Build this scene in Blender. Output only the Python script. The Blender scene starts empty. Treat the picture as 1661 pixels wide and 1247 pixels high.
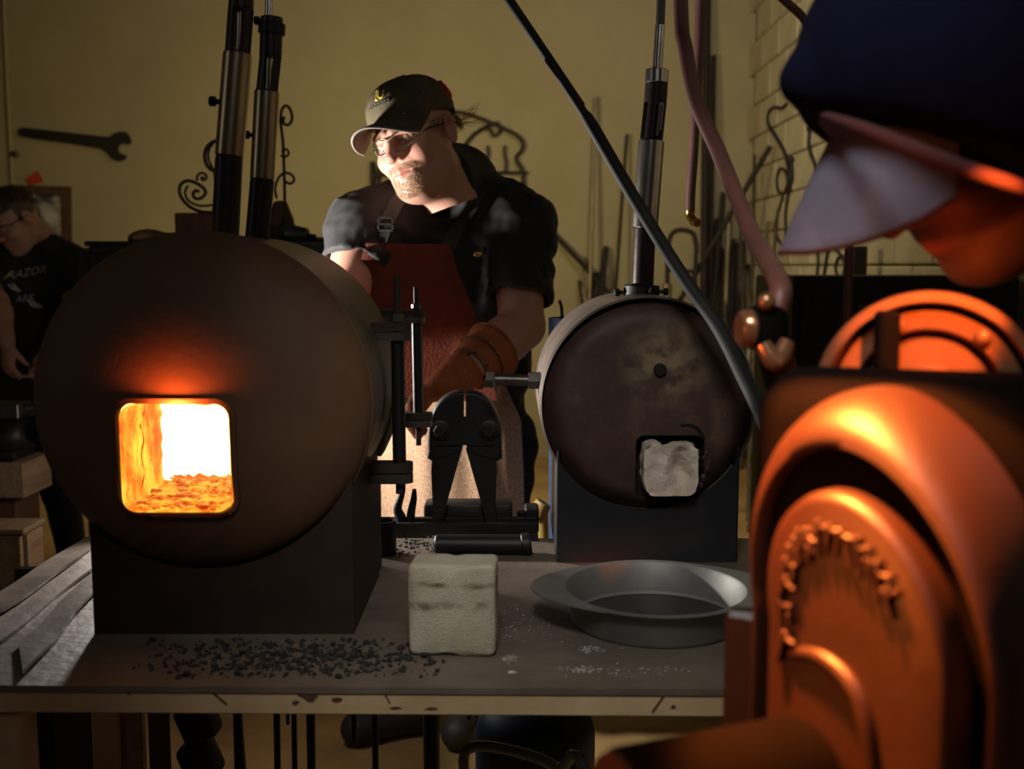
import bpy, bmesh, math, random
import numpy as np
from mathutils import Vector, Matrix, Euler, noise
C = bpy.context.scene.collection
SC = bpy.context.scene
PI = math.pi
R = math.radians
random.seed(7)

# ------------------------------------------------------------------ camera
F = 1750.0                      # focal length in pixels of the 1661 wide frame
PITCH = math.atan((623.5 - 430.0) / F)
CAM = Vector((0, 0, 1.30))
cd = bpy.data.cameras.new('camera')
cam = bpy.data.objects.new('camera', cd)
C.objects.link(cam)
cam.location = CAM
cam.rotation_euler = (PI / 2 - PITCH, 0, 0)
cd.sensor_width = 36.0
cd.lens = 36.0 * F / 1661.0
cd.clip_start = 0.02
cd.dof.use_dof = True
cd.dof.focus_distance = 1.85
cd.dof.aperture_fstop = 4.4
SC.camera = cam

# ------------------------------------------------------------------ world, lights, exposure
w = bpy.data.worlds.new('world')
SC.world = w
w.use_nodes = True
w.node_tree.nodes['Background'].inputs[0].default_value = (0.55, 0.5, 0.42, 1)
w.node_tree.nodes['Background'].inputs[1].default_value = 0.02
SC.view_settings.view_transform = 'Standard'
SC.view_settings.look = 'None'
SC.view_settings.exposure = 0.0
SC.view_settings.gamma = 1.0
SC.view_settings.use_curve_mapping = False
SC.cycles.use_denoising = True
SC.cycles.max_bounces = 6
SC.cycles.caustics_reflective = False
SC.cycles.caustics_refractive = False
SC.cycles.sample_clamp_indirect = 4.0


def light(name, kind, loc, power, color, target=None, **kw):
    d = bpy.data.lights.new(name, kind)
    o = bpy.data.objects.new(name, d)
    C.objects.link(o)
    o.location = loc
    d.energy = power
    d.color = color
    for k, v in kw.items():
        setattr(d, k, v)
    if target is not None:
        o.rotation_euler = (Vector(target) - Vector(loc)).to_track_quat('-Z', 'Y').to_euler()
    return o


# white work light hidden behind the large forge, raking across the smith
light('work_light', 'SPOT', (-0.80, 2.23, 1.14), 72, (1.0, 0.94, 0.88), (0.05, 2.45, 1.16),
      spot_size=R(124), spot_blend=0.5, shadow_soft_size=0.03)
light('flat_bar_fill', 'SPOT', (-0.66, 2.06, 1.02), 14, (1.0, 0.95, 0.9), (-0.72, 1.5, 0.8), spot_size=R(60), spot_blend=0.4, shadow_soft_size=0.03)  # added spot for the flat bars alone, no lamp stands there
light('timber_fill', 'POINT', (-0.62, 2.42, 1.0), 3.5, (1.0, 0.92, 0.84), shadow_soft_size=0.05)  # added point fill for the timber block at left
# warm shop lamps on the far wall
light('shop_lamp', 'AREA', (-1.2, 4.4, 1.9), 28.5, (1.0, 0.81, 0.46), (0.2, 7.25, 1.45), size=0.5)
light('shop_lamp_right', 'AREA', (0.9, 4.2, 2.9), 14.5, (1.0, 0.92, 0.76), (1.2, 7.2, 1.5), size=0.5)
# added fill lights without a seen source: table, sleeve streaks, camera side
light('table_fill', 'SPOT', (-0.05, 0.35, 2.05), 34, (1.0, 0.97, 0.92), (0.20, 1.45, 0.8), spot_size=R(48), spot_blend=0.6, shadow_soft_size=0.15)  # added fill on brick and pan, not a real lamp
light('streak_fill_left', 'AREA', (-2.4, 0.7, 2.1), 1.1, (0.95, 0.97, 1.0), (0.0, 1.8, 1.5), shape='RECTANGLE', size=0.09, size_y=1.4)  # added strip that puts streaks on the burner sleeves
light('streak_fill_right', 'AREA', (1.45, 0.9, 2.3), 0.8, (1.0, 0.97, 0.92), (0.2, 1.9, 1.6), shape='RECTANGLE', size=0.07, size_y=1.3)  # second added strip, streaks from the right
light('front_fill', 'AREA', (0.12, -0.7, 2.6), 2.4, (0.95, 0.96, 1.0), (0.1, 1.5, 0.85), size=0.9)  # added soft fill from the camera side, no door there
# added spot imitating the glow round the open forge mouth
light('mouth_halo_fill', 'SPOT', (-0.428, 1.350, 1.108), 2.3, (1.0, 0.16, 0.03), (-0.415, 1.372, 1.40), spot_size=R(160), spot_blend=0.6, shadow_soft_size=0.015)
# added orange spots on the near machine
light('machine_fill_left', 'SPOT', (-0.95, 0.42, 1.20), 32, (1.0, 0.19, 0.025), (0.22, 0.65, 0.99),
      spot_size=R(44), spot_blend=0.4, shadow_soft_size=0.06)
light('machine_fill_top', 'SPOT', (0.05, 0.72, 1.55), 165, (1.0, 0.20, 0.03), (0.235, 0.61, 1.10),
      spot_size=R(36), spot_blend=0.3, shadow_soft_size=0.015)
light('wheel_fill', 'SPOT', (0.335, 0.62, 1.42), 24, (1.0, 0.20, 0.03), (0.325, 0.84, 1.262),
      spot_size=R(25), spot_blend=0.4, shadow_soft_size=0.008)


# ------------------------------------------------------------------ projection helpers
_c, _s = math.cos(PITCH), math.sin(PITCH)


def ray(px, py):
    u = (px - 830.5) / F
    v = -(py - 623.5) / F
    return Vector((u, _c + v * _s, -_s + v * _c))


def P(px, py, Y):
    d = ray(px, py)
    return CAM + d * (Y / d.y)


def PZ(px, py, z):
    d = ray(px, py)
    return CAM + d * ((z - CAM.z) / d.z)


def PX(px, py, X):
    d = ray(px, py)
    return CAM + d * (X / d.x)


def size(px, Y):
    return px * Y / F


# ------------------------------------------------------------------ object helpers
BASE = {}


def link(name, me, parent=None):
    o = bpy.data.objects.new(name, me)
    C.objects.link(o)
    if parent is not None:
        o.parent = parent
        b = BASE.get(parent.name)
        if b is not None:
            o.matrix_parent_inverse = Matrix.Translation(-b)
    return o


def thing(name, label, cat, loc, group=None):
    o = bpy.data.objects.new(name, None)
    C.objects.link(o)
    o.empty_display_size = 0.05
    o.location = loc
    BASE[o.name] = Vector(loc)
    o['label'] = label
    o['category'] = cat
    if group:
        o['group'] = group
    return o


def tag(o, label, cat, group=None):
    o['label'] = label
    o['category'] = cat
    if group:
        o['group'] = group
    return o


def rebase(o):
    """move a top-level mesh's origin to the middle of its base"""
    me = o.data
    n = len(me.vertices)
    a = np.empty(n * 3)
    me.vertices.foreach_get('co', a)
    a = a.reshape(-1, 3)
    b = Vector(((a[:, 0].min() + a[:, 0].max()) / 2, (a[:, 1].min() + a[:, 1].max()) / 2, a[:, 2].min()))
    me.transform(Matrix.Translation(-b))
    o.location = b
    BASE[o.name] = b
    return o


def mesh(name, verts, faces, mat, parent=None, smooth=40, label=None, kind=None):
    me = bpy.data.meshes.new(name)
    me.from_pydata([tuple(v) for v in verts], [], [tuple(f) for f in faces])
    me.update()
    if smooth:
        me.polygons.foreach_set('use_smooth', [True] * len(me.polygons))
        if smooth < 180:
            me.set_sharp_from_angle(angle=R(smooth))
    me.materials.append(mat)
    o = link(name, me, parent)
    if label:
        o['label'] = label
    if kind:
        o['kind'] = kind
    if parent is None:
        rebase(o)
    return o


def frame_to(p0, p1):
    d = (Vector(p1) - Vector(p0))
    L = d.length
    z = d.normalized()
    x = Vector((1, 0, 0)) if abs(z.x) < 0.9 else Vector((0, 1, 0))
    y = z.cross(x).normalized()
    x = y.cross(z).normalized()
    m = Matrix((x, y, z)).transposed().to_4x4()
    m.translation = Vector(p0)
    return m, L


class MB:
    def __init__(self):
        self.v, self.f = [], []

    def add(self, verts, faces):
        n = len(self.v)
        self.v += [Vector(v) for v in verts]
        self.f += [tuple(i + n for i in f) for f in faces]
        return self

    def box(self, c, s, rot=None, bev=0.0, seg=2):
        bm = bmesh.new()
        bmesh.ops.create_cube(bm, size=1.0)
        for v in bm.verts:
            v.co = Vector((v.co.x * s[0], v.co.y * s[1], v.co.z * s[2]))
        if bev > 0:
            bmesh.ops.bevel(bm, geom=bm.edges[:], offset=bev, segments=seg, profile=0.5, affect='EDGES')
        m = Matrix.Translation(Vector(c))
        if rot is not None:
            m = m @ rot.to_4x4()
        bm.verts.ensure_lookup_table()
        vs = [m @ v.co for v in bm.verts]
        fs = [[v.index for v in f.verts] for f in bm.faces]
        bm.free()
        return self.add(vs, fs)

    def cyl(self, p0, p1, r0, r1=None, n=16, bev=0.0):
        r1 = r0 if r1 is None else r1
        L = (Vector(p1) - Vector(p0)).length
        if bev:
            prof = [(0, 0), (r0 - bev, 0), (r0, bev), (r1, L - bev), (r1 - bev, L), (0, L)]
        else:
            prof = [(0, 0), (r0, 0), (r1, L), (0, L)]
        return self.lathe(prof, frame_to(p0, p1)[0], n)

    def lathe(self, prof, m=None, n=24):
        m = m or Matrix.Identity(4)
        vs, fs, rings = [], [], []
        for r, z in prof:
            if r < 1e-7:
                rings.append([len(vs)])
                vs.append(m @ Vector((0, 0, z)))
            else:
                ring = []
                for i in range(n):
                    a = 2 * PI * i / n
                    ring.append(len(vs))
                    vs.append(m @ Vector((r * math.cos(a), r * math.sin(a), z)))
                rings.append(ring)
        for a, b in zip(rings, rings[1:]):
            if len(a) == 1 and len(b) == 1:
                continue
            for i in range(n):
                j = (i + 1) % n
                if len(a) == 1:
                    fs.append((a[0], b[j], b[i]))
                elif len(b) == 1:
                    fs.append((a[i], a[j], b[0]))
                else:
                    fs.append((a[i], a[j], b[j], b[i]))
        return self.add(vs, fs)

    def tube(self, pts, r, n=10, sub=6, flat=None):
        """round tube through smooth points; r is one radius or one per point"""
        pts = [Vector(p) for p in pts]
        rs = r if isinstance(r, (list, tuple)) else [r] * len(pts)
        path, rad = [], []
        if sub > 1 and len(pts) > 2:
            for i in range(len(pts) - 1):
                p0 = pts[max(i - 1, 0)]
                p1, p2 = pts[i], pts[i + 1]
                p3 = pts[min(i + 2, len(pts) - 1)]
                for k in range(sub):
                    t = k / sub
                    path.append(0.5 * ((2 * p1) + (p2 - p0) * t + (2 * p0 - 5 * p1 + 4 * p2 - p3) * t * t
                                       + (3 * p1 - p0 - 3 * p2 + p3) * t ** 3))
                    rad.append(rs[i] * (1 - t) + rs[i + 1] * t)
            path.append(pts[-1])
            rad.append(rs[-1])
        else:
            path, rad = pts, rs
        vs, fs = [], []
        t0 = (path[1] - path[0]).normalized()
        nx = t0.orthogonal().normalized()
        for i, p in enumerate(path):
            t = (path[min(i + 1, len(path) - 1)] - path[max(i - 1, 0)]).normalized()
            nx = (nx - t * nx.dot(t))
            nx = nx.normalized() if nx.length > 1e-6 else t.orthogonal().normalized()
            ny = t.cross(nx)
            for k in range(n):
                a = 2 * PI * k / n
                vs.append(p + (nx * math.cos(a) + ny * math.sin(a)) * rad[i])
        for i in range(len(path) - 1):
            for k in range(n):
                j = (k + 1) % n
                fs.append((i * n + k, i * n + j, (i + 1) * n + j, (i + 1) * n + k))
        fs.append(tuple(range(n))[::-1])
        fs.append(tuple((len(path) - 1) * n + k for k in range(n)))
        return self.add(vs, fs)

    def prism(self, poly, m, depth):
        """2-D outline in the XY of m, extruded along its Z"""
        n = len(poly)
        vs = [m @ Vector((x, y, 0)) for x, y in poly] + [m @ Vector((x, y, depth)) for x, y in poly]
        fs = [tuple(range(n))[::-1], tuple(range(n, 2 * n))]
        fs += [(i, (i + 1) % n, n + (i + 1) % n, n + i) for i in range(n)]
        return self.add(vs, fs)

    def ball(self, c, r, n=10, m=None, scale=(1, 1, 1)):
        prof = []
        k = max(4, n // 2)
        for i in range(k + 1):
            a = -PI / 2 + PI * i / k
            prof.append((abs(math.cos(a)) * r if 0 < i < k else 0, math.sin(a) * r))
        mm = Matrix.Translation(Vector(c)) @ (m.to_4x4() if m else Matrix.Identity(4)) @ Matrix.Diagonal((*scale, 1))
        return self.lathe(prof, mm, n)

    def hexbolt(self, p0, d, r, h):
        m, _ = frame_to(p0, Vector(p0) + Vector(d))
        return self.lathe([(0, 0), (r, 0), (r, h * 0.8), (r * 0.8, h), (0, h)], m, 6)

    def build(self, name, mat, parent=None, smooth=40, label=None, kind=None):
        return mesh(name, self.v, self.f, mat, parent, smooth, label, kind)


def grid_faces(nu, nv, wrap=False):
    fs = []
    for i in range(nu - 1):
        for j in range(nv if wrap else nv - 1):
            k = (j + 1) % nv
            fs.append((i * nv + j, i * nv + k, (i + 1) * nv + k, (i + 1) * nv + j))
    return fs


# ------------------------------------------------------------------ materials
def lin(r, g, b):
    f = lambda c: c / 12.92 if c <= 0.04045 else ((c + 0.055) / 1.055) ** 2.4
    return (f(r / 255), f(g / 255), f(b / 255), 1)


def mat(name, c1, c2=None, rough=0.6, metal=0.0, scale=8.0, bump=0.0, bscale=None, contrast=(0.35, 0.65),
        stretch=(1, 1, 1), spec=0.5, detail=6, world=False, sheen=0, attr=None, c3=None):
    m = bpy.data.materials.new(name)
    m.use_nodes = True
    nt = m.node_tree
    N, L = nt.nodes, nt.links
    b = N['Principled BSDF']
    b.inputs['Roughness'].default_value = rough
    b.inputs['Metallic'].default_value = metal
    b.inputs['Specular IOR Level'].default_value = spec
    if sheen:
        b.inputs['Sheen Weight'].default_value = sheen
    tc = N.new('ShaderNodeTexCoord')
    mp = N.new('ShaderNodeMapping')
    mp.inputs['Scale'].default_value = stretch
    if world:
        g = N.new('ShaderNodeNewGeometry')
        L.new(g.outputs['Position'], mp.inputs['Vector'])
    else:
        L.new(tc.outputs['Object'], mp.inputs['Vector'])
    if c2 is not None:
        nz = N.new('ShaderNodeTexNoise')
        nz.inputs['Scale'].default_value = scale
        nz.inputs['Detail'].default_value = detail
        nz.inputs['Roughness'].default_value = 0.65
        L.new(mp.outputs[0], nz.inputs['Vector'])
        cr = N.new('ShaderNodeValToRGB')
        cr.color_ramp.elements[0].position = contrast[0]
        cr.color_ramp.elements[1].position = contrast[1]
        cr.color_ramp.elements[0].color = c1
        cr.color_ramp.elements[1].color = c2
        if c3 is not None:
            e = cr.color_ramp.elements.new((contrast[0] + contrast[1]) / 2)
            e.color = c3
        L.new(nz.outputs['Fac'], cr.inputs['Fac'])
        L.new(cr.outputs['Color'], b.inputs['Base Color'])
    else:
        b.inputs['Base Color'].default_value = c1
    if attr:
        at = N.new('ShaderNodeAttribute')
        at.attribute_name = attr
        L.new(at.outputs['Color'], b.inputs['Base Color'])
    if bump:
        n2 = N.new('ShaderNodeTexNoise')
        n2.inputs['Scale'].default_value = bscale or scale * 4
        n2.inputs['Detail'].default_value = 8
        L.new(mp.outputs[0], n2.inputs['Vector'])
        bp = N.new('ShaderNodeBump')
        bp.inputs['Strength'].default_value = bump
        bp.inputs['Distance'].default_value = 0.01
        L.new(n2.outputs['Fac'], bp.inputs['Height'])
        L.new(bp.outputs['Normal'], b.inputs['Normal'])
    return m


def emit(name, c1, c2, s1, s2, scale=20, contrast=(0.4, 0.62), stretch=(1, 1, 1), c0=None):
    m = bpy.data.materials.new(name)
    m.use_nodes = True
    nt = m.node_tree
    N, L = nt.nodes, nt.links
    b = N['Principled BSDF']
    b.inputs['Base Color'].default_value = (0.04, 0.03, 0.02, 1)
    b.inputs['Roughness'].default_value = 0.9
    tc = N.new('ShaderNodeTexCoord')
    mp = N.new('ShaderNodeMapping')
    mp.inputs['Scale'].default_value = stretch
    L.new(tc.outputs['Object'], mp.inputs['Vector'])
    nz = N.new('ShaderNodeTexNoise')
    nz.inputs['Scale'].default_value = scale
    nz.inputs['Detail'].default_value = 8
    nz.inputs['Roughness'].default_value = 0.7
    L.new(mp.outputs[0], nz.inputs['Vector'])
    cr = N.new('ShaderNodeValToRGB')
    cr.color_ramp.elements[0].position, cr.color_ramp.elements[1].position = contrast
    cr.color_ramp.elements[0].color = c1
    cr.color_ramp.elements[1].color = c2
    if c0 is not None:
        e = cr.color_ramp.elements.new(contrast[0] - 0.1)
        e.color = c0
    L.new(nz.outputs['Fac'], cr.inputs['Fac'])
    mr = N.new('ShaderNodeMapRange')
    mr.inputs['From Min'].default_value, mr.inputs['From Max'].default_value = contrast
    mr.inputs['To Min'].default_value, mr.inputs['To Max'].default_value = s1, s2
    L.new(nz.outputs['Fac'], mr.inputs['Value'])
    L.new(cr.outputs['Color'], b.inputs['Emission Color'])
    L.new(mr.outputs['Result'], b.inputs['Emission Strength'])
    return m


M = {}
M['wall'] = mat('painted_wall', lin(172, 160, 124), lin(158, 146, 110), 0.85, scale=1.6, bump=0.15, bscale=60, contrast=(0.3, 0.7))
M['block'] = mat('painted_block', lin(186, 174, 140), lin(168, 156, 122), 0.85, scale=3, bump=0.3, bscale=70)
M['mortar'] = mat('mortar', lin(120, 110, 84), None, 0.95)
M['floor'] = mat('concrete_floor', lin(200, 164, 106), lin(154, 122, 76), 0.7, scale=3, bump=0.15, bscale=50)
M['ceiling'] = mat('ceiling_paint', lin(90, 80, 60), None, 0.9)
M['black'] = mat('black_steel', lin(15, 14, 13), lin(25, 23, 21), 0.5, 0.2, scale=12, bump=0.08)
M['blackmatte'] = mat('matte_black', lin(16, 15, 14), lin(26, 24, 22), 0.7, scale=14)
M['tank'] = mat('tank_paint', lin(108, 80, 58), lin(92, 68, 50), 0.6, 0.0, spec=0.25, scale=5, bump=0.05, bscale=90)
M['tankbody'] = mat('tank_body_paint', lin(112, 100, 78), lin(86, 74, 58), 0.45, 0.0, scale=5, bump=0.06, bscale=60)
M['stand'] = mat('stand_steel', lin(58, 42, 33), lin(44, 32, 26), 0.6, 0.0, scale=9, bump=0.05, spec=0.3)
M['brown_pipe'] = mat('brown_pipe', lin(62, 48, 48), lin(44, 34, 34), 0.4, 0.5, scale=14, bump=0.05)
M['brushed'] = mat('brushed_steel', lin(190, 172, 140), lin(160, 142, 112), 0.3, 1.0, scale=30, stretch=(1, 1, 0.2))
M['chrome'] = mat('bright_steel', lin(225, 222, 215), lin(195, 192, 186), 0.24, 1.0, scale=20)
M['steel'] = mat('grey_steel', lin(110, 104, 98), lin(82, 76, 72), 0.38, 0.8, scale=14, bump=0.05)
M['rusty'] = mat('rusty_tank', lin(56, 35, 29), lin(104, 80, 60), 0.6, 0.1, scale=9, bump=0.12, bscale=40, c3=lin(72, 50, 43), contrast=(.36, .72))
M['tank2'] = mat('tank_rim_steel', lin(150, 136, 126), lin(112, 98, 88), 0.4, 0.5, scale=9, bump=0.06)
M['bluesteel'] = mat('blued_plate', lin(46, 49, 56), lin(36, 38, 43), 0.42, 0.3, scale=6, bump=0.05)
M['table'] = mat('table_plate', lin(92, 81, 71), lin(130, 117, 104), 0.52, 0.2, scale=5, bump=0.2, bscale=60, contrast=(0.35, 0.7))
M['fascia'] = mat('cream_rail', lin(206, 180, 138), lin(176, 148, 108), 0.55, scale=6, bump=0.1, bscale=50)
M['rust'] = mat('rust_stain', lin(66, 40, 28), lin(90, 58, 40), 0.8, scale=30)
M['brick'] = mat('firebrick', lin(214, 205, 182), lin(192, 181, 155), 0.95, scale=14, bump=0.5, bscale=480)
M['stain'] = mat('brick_stain', lin(150, 122, 96), lin(182, 158, 128), 0.95, scale=40)
M['wool'] = mat('ceramic_wool', lin(226, 212, 196), lin(196, 178, 162), 0.95, scale=25, bump=0.4, bscale=120)
M['pan'] = mat('pan_steel', lin(140, 139, 134), lin(116, 115, 111), 0.55, 0.45, scale=8)
M['panfloor'] = mat('pan_nonstick', lin(60, 58, 57), lin(78, 76, 74), 0.42, 0.5, scale=9)
M['wood'] = mat('worn_wood', lin(150, 128, 98), lin(118, 96, 70), 0.75, scale=6, stretch=(6, 1, 6), bump=0.2)
M['wood_dark'] = mat('dark_wood', lin(92, 62, 40), lin(66, 44, 28), 0.75, scale=6, stretch=(6, 6, 1), bump=0.2)
M['bar'] = mat('flat_bar_scale', lin(120, 108, 98), lin(86, 74, 66), 0.45, 0.35, scale=10, bump=0.15)
M['hose'] = mat('red_hose', lin(112, 72, 66), lin(96, 60, 54), 0.5, scale=10)
M['rubber'] = mat('black_hose', lin(30, 30, 28), lin(22, 22, 21), 0.7, scale=10)
M['brass'] = mat('brass', lin(200, 160, 84), None, 0.3, 1.0)
M['skin'] = mat('skin', lin(222, 170, 146), None, 0.5, attr='Col', bump=0.06, bscale=220)
M['shirt'] = mat('black_shirt', lin(30, 30, 32), lin(23, 23, 25), 0.75, scale=40, bump=0.08, bscale=300, sheen=0.08)
M['strap'] = mat('black_strap', lin(26, 25, 25), None, 0.6)
M['leather'] = mat('apron_suede', lin(196, 160, 128), lin(104, 78, 58), 0.9, scale=300, detail=4, bump=0.35, bscale=420, contrast=(0.35, 0.7))
M['bib'] = mat('bib_leather_shaded', lin(120, 52, 30), lin(96, 42, 26), 0.8, scale=16, bump=0.2, bscale=160)  # apron leather with shade and firelight put into its colour
M['glove'] = mat('glove_leather', lin(190, 110, 62), lin(150, 80, 44), 0.75, scale=12, bump=0.25, bscale=120)
M['jeans'] = mat('dark_jeans', lin(36, 40, 54), lin(28, 31, 42), 0.85, scale=60, bump=0.15)
M['boot'] = mat('boot_leather', lin(66, 60, 56), lin(46, 42, 40), 0.6, scale=12, bump=0.15)
M['cap'] = mat('olive_cap', lin(98, 86, 62), lin(84, 74, 54), 0.85, scale=40, bump=0.15, bscale=350)
M['capedge'] = mat('cap_edge', lin(130, 126, 118), None, 0.8)
M['red'] = mat('red_patch', lin(190, 50, 30), lin(165, 38, 22), 0.8, scale=40)
M['yellow'] = mat('yellow_thread', lin(196, 176, 66), None, 0.8)
M['greythread'] = mat('grey_thread', lin(120, 118, 104), None, 0.8)
M['beard'] = mat('beard_hair', lin(176, 142, 106), lin(206, 184, 152), 0.6, scale=90)
M['hair'] = mat('brown_hair', lin(74, 58, 40), lin(52, 40, 28), 0.6, scale=60)
M['blond'] = mat('light_hair', lin(168, 132, 82), lin(138, 104, 62), 0.5, scale=60)
M['eye'] = mat('eye_white', lin(225, 220, 215), None, 0.2)
M['lid'] = mat('eyelid_skin', lin(205, 150, 128), None, 0.5)
M['iris'] = mat('iris', lin(84, 110, 130), None, 0.2)
M['pupil'] = mat('pupil', lin(8, 8, 8), None, 0.15)
M['lip'] = mat('lip', lin(190, 96, 84), None, 0.5)
M['wire'] = mat('spectacle_frame', lin(70, 72, 76), None, 0.3, 0.6)
M['lensrim'] = mat('clear_rim', lin(190, 195, 200), None, 0.15, 0.3)
M['navy'] = mat('navy_cloth', lin(13, 13, 34), lin(10, 10, 27), 0.9, scale=20, spec=0.08)
M['greycloth'] = mat('slate_cloth', lin(92, 92, 108), lin(78, 78, 94), 0.85, scale=24)
M['red_edge'] = mat('maroon_edge', lin(64, 26, 24), None, 0.9)
M['cast'] = mat('machine_paint', lin(50, 26, 15), lin(40, 21, 12), 0.47, spec=1.0, metal=0.0, scale=10, bump=0.04, bscale=60)
M['castdark'] = mat('machine_dark', lin(15, 14, 13), lin(12, 11, 10), 0.9, 0.0, spec=0.04, scale=8, bump=0.06)
M['wheel'] = mat('machined_iron', lin(140, 98, 68), lin(118, 82, 56), 0.42, 0.35, scale=16)
M['glint'] = mat('polished_valve_iron', lin(150, 110, 80), None, 0.2, 0.6)
M['green'] = mat('green_enamel', lin(54, 66, 44), lin(40, 50, 34), 0.5, 0.2, scale=12)
M['blue'] = mat('blue_plastic', lin(62, 92, 140), lin(48, 74, 116), 0.5, scale=10)
M['bluegrey'] = mat('blue_grey_tube', lin(150, 160, 162), None, 0.4, 0.2)
M['iron'] = mat('wrought_iron', lin(34, 28, 22), lin(46, 38, 28), 0.6, 0.3, scale=18)
M['rod'] = mat('rod_stock', lin(96, 82, 62), lin(70, 58, 44), 0.5, 0.5, scale=14)
M['rodgrey'] = mat('bright_rod', lin(150, 138, 112), lin(120, 108, 84), 0.4, 0.6, scale=14)
M['rodbrown'] = mat('rusty_rod', lin(46, 35, 27), lin(36, 27, 21), 0.7, 0.3, scale=14)
M['paper'] = mat('picture_paper', lin(190, 186, 176), lin(60, 60, 62), 0.8, scale=5, contrast=(0.42, 0.56))
M['redpaper'] = mat('red_card', lin(190, 60, 30), None, 0.8)
M['yellowtool'] = mat('yellow_tool', lin(150, 124, 60), None, 0.6)
M['coal'] = mat('forge_scale', lin(28, 27, 26), lin(46, 43, 40), 0.7, 0.1, scale=60, bump=0.3)
M['dust'] = mat('white_dust', lin(200, 196, 190), None, 0.95)
M['shirtprint'] = mat('shirt_print', lin(170, 168, 160), None, 0.8)
M['hotwall'] = emit('hot_liner', (1, 0.19, 0.008, 1), (1, 0.60, 0.05, 1), 0.9, 1.3, scale=20, contrast=(0.44, 0.58), stretch=(1, 0.7, 0.35), c0=(0.8, 0.06, 0.0, 1))
M['hotfloor'] = emit('hot_scale', (0.9, 0.05, 0.0, 1), (1, 0.42, 0.035, 1), 0.55, 1.3, scale=60, contrast=(0.42, 0.57), stretch=(0.6, 1, 1))
M['whitehot'] = emit('white_hot', (1, 0.50, 0.16, 1), (1, 0.52, 0.17, 1), 6.2, 6.2, scale=3)
M['crack'] = emit('hot_crack', (1, 0.05, 0.0, 1), (1, 0.09, 0.0, 1), 0.55, 0.8, scale=30)


def glass(name):
    m = bpy.data.materials.new(name)
    m.use_nodes = True
    nt = m.node_tree
    N, L = nt.nodes, nt.links
    for n in list(N):
        N.remove(n)
    o = N.new('ShaderNodeOutputMaterial')
    t = N.new('ShaderNodeBsdfTransparent')
    t.inputs[0].default_value = (0.93, 0.95, 0.96, 1)
    g = N.new('ShaderNodeBsdfGlossy')
    g.inputs['Roughness'].default_value = 0.04
    fr = N.new('ShaderNodeFresnel')
    fr.inputs['IOR'].default_value = 1.55
    mx = N.new('ShaderNodeMixShader')
    L.new(fr.outputs[0], mx.inputs[0])
    L.new(t.outputs[0], mx.inputs[1])
    L.new(g.outputs[0], mx.inputs[2])
    L.new(mx.outputs[0], o.inputs[0])
    return m


M['glass'] = glass('clear_lens')


def stain(m, centre, radius, col, kind='blob', amount=0.8):
    """a mark of its own in the surface: blob round a point, or a wavering line at a height"""
    nt = m.node_tree
    N, L = nt.nodes, nt.links
    b = N['Principled BSDF']
    src = b.inputs['Base Color'].links[0].from_socket
    g = N.new('ShaderNodeNewGeometry')
    nz = N.new('ShaderNodeTexNoise')
    nz.inputs['Scale'].default_value = 34 if kind == 'blob' else 26
    nz.inputs['Detail'].default_value = 6
    L.new(g.outputs['Position'], nz.inputs['Vector'])
    sb = N.new('ShaderNodeVectorMath')
    sb.operation = 'SUBTRACT'
    sb.inputs[1].default_value = centre
    L.new(g.outputs['Position'], sb.inputs[0])
    ml = N.new('ShaderNodeVectorMath')
    ml.operation = 'MULTIPLY'
    ml.inputs[1].default_value = (1, 0, 1) if kind == 'blob' else (0.0, 0, 1)
    L.new(sb.outputs[0], ml.inputs[0])
    ln = N.new('ShaderNodeVectorMath')
    ln.operation = 'LENGTH'
    if kind == 'blob':
        L.new(ml.outputs[0], ln.inputs[0])
    else:
        ad = N.new('ShaderNodeVectorMath')
        ad.operation = 'MULTIPLY_ADD'
        ad.inputs[1].default_value = (0, 0, 0.02)
        L.new(nz.outputs['Color'], ad.inputs[0])
        L.new(ml.outputs[0], ad.inputs[2])
        ad2 = N.new('ShaderNodeVectorMath')
        ad2.operation = 'MULTIPLY'
        ad2.inputs[1].default_value = (0, 0, 1)
        L.new(ad.outputs[0], ad2.inputs[0])
        ad3 = N.new('ShaderNodeVectorMath')
        ad3.operation = 'SUBTRACT'
        ad3.inputs[1].default_value = (0, 0, 0.01)
        L.new(ad2.outputs[0], ad3.inputs[0])
        L.new(ad3.outputs[0], ln.inputs[0])
    mr = N.new('ShaderNodeMapRange')
    mr.inputs['From Min'].default_value = radius
    mr.inputs['From Max'].default_value = radius * 0.15
    mr.inputs['To Max'].default_value = amount
    L.new(ln.outputs['Value'], mr.inputs['Value'])
    mu = N.new('ShaderNodeMath')
    mu.operation = 'MULTIPLY'
    L.new(mr.outputs[0], mu.inputs[0])
    m2_ = N.new('ShaderNodeMapRange')
    m2_.inputs['From Min'].default_value, m2_.inputs['From Max'].default_value = 0.38, 0.6
    L.new(nz.outputs['Fac'], m2_.inputs['Value'])
    L.new(m2_.outputs[0], mu.inputs[1])
    mx = N.new('ShaderNodeMix')
    mx.data_type = 'RGBA'
    L.new(mu.outputs[0], mx.inputs[0])
    L.new(src, mx.inputs[6])
    mx.inputs[7].default_value = col
    L.new(mx.outputs[2], b.inputs['Base Color'])


stain(M['rusty'], P(1078, 590, 1.79), 0.085, lin(150, 134, 100), 'blob', 0.75)
stain(M['rusty'], P(1090, 760, 1.79), 0.085, lin(30, 22, 19), 'blob', 0.9)
stain(M['brick'], Vector((0, 0, 0.80 + 0.068)), 0.007, lin(96, 60, 38), 'line', 1.0)
stain(M['brick'], Vector((0, 0, 0.80 + 0.094)), 0.005, lin(120, 84, 60), 'line', 0.9)

# ================================================================== the room
YB, XR, XL, YF, ZC = 7.25, 1.575, -4.6, -3.2, 3.6


def struct(name, mb, m, smooth=0):
    o = mb.build(name, m, None, smooth)
    o['kind'] = 'structure'
    return o


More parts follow.
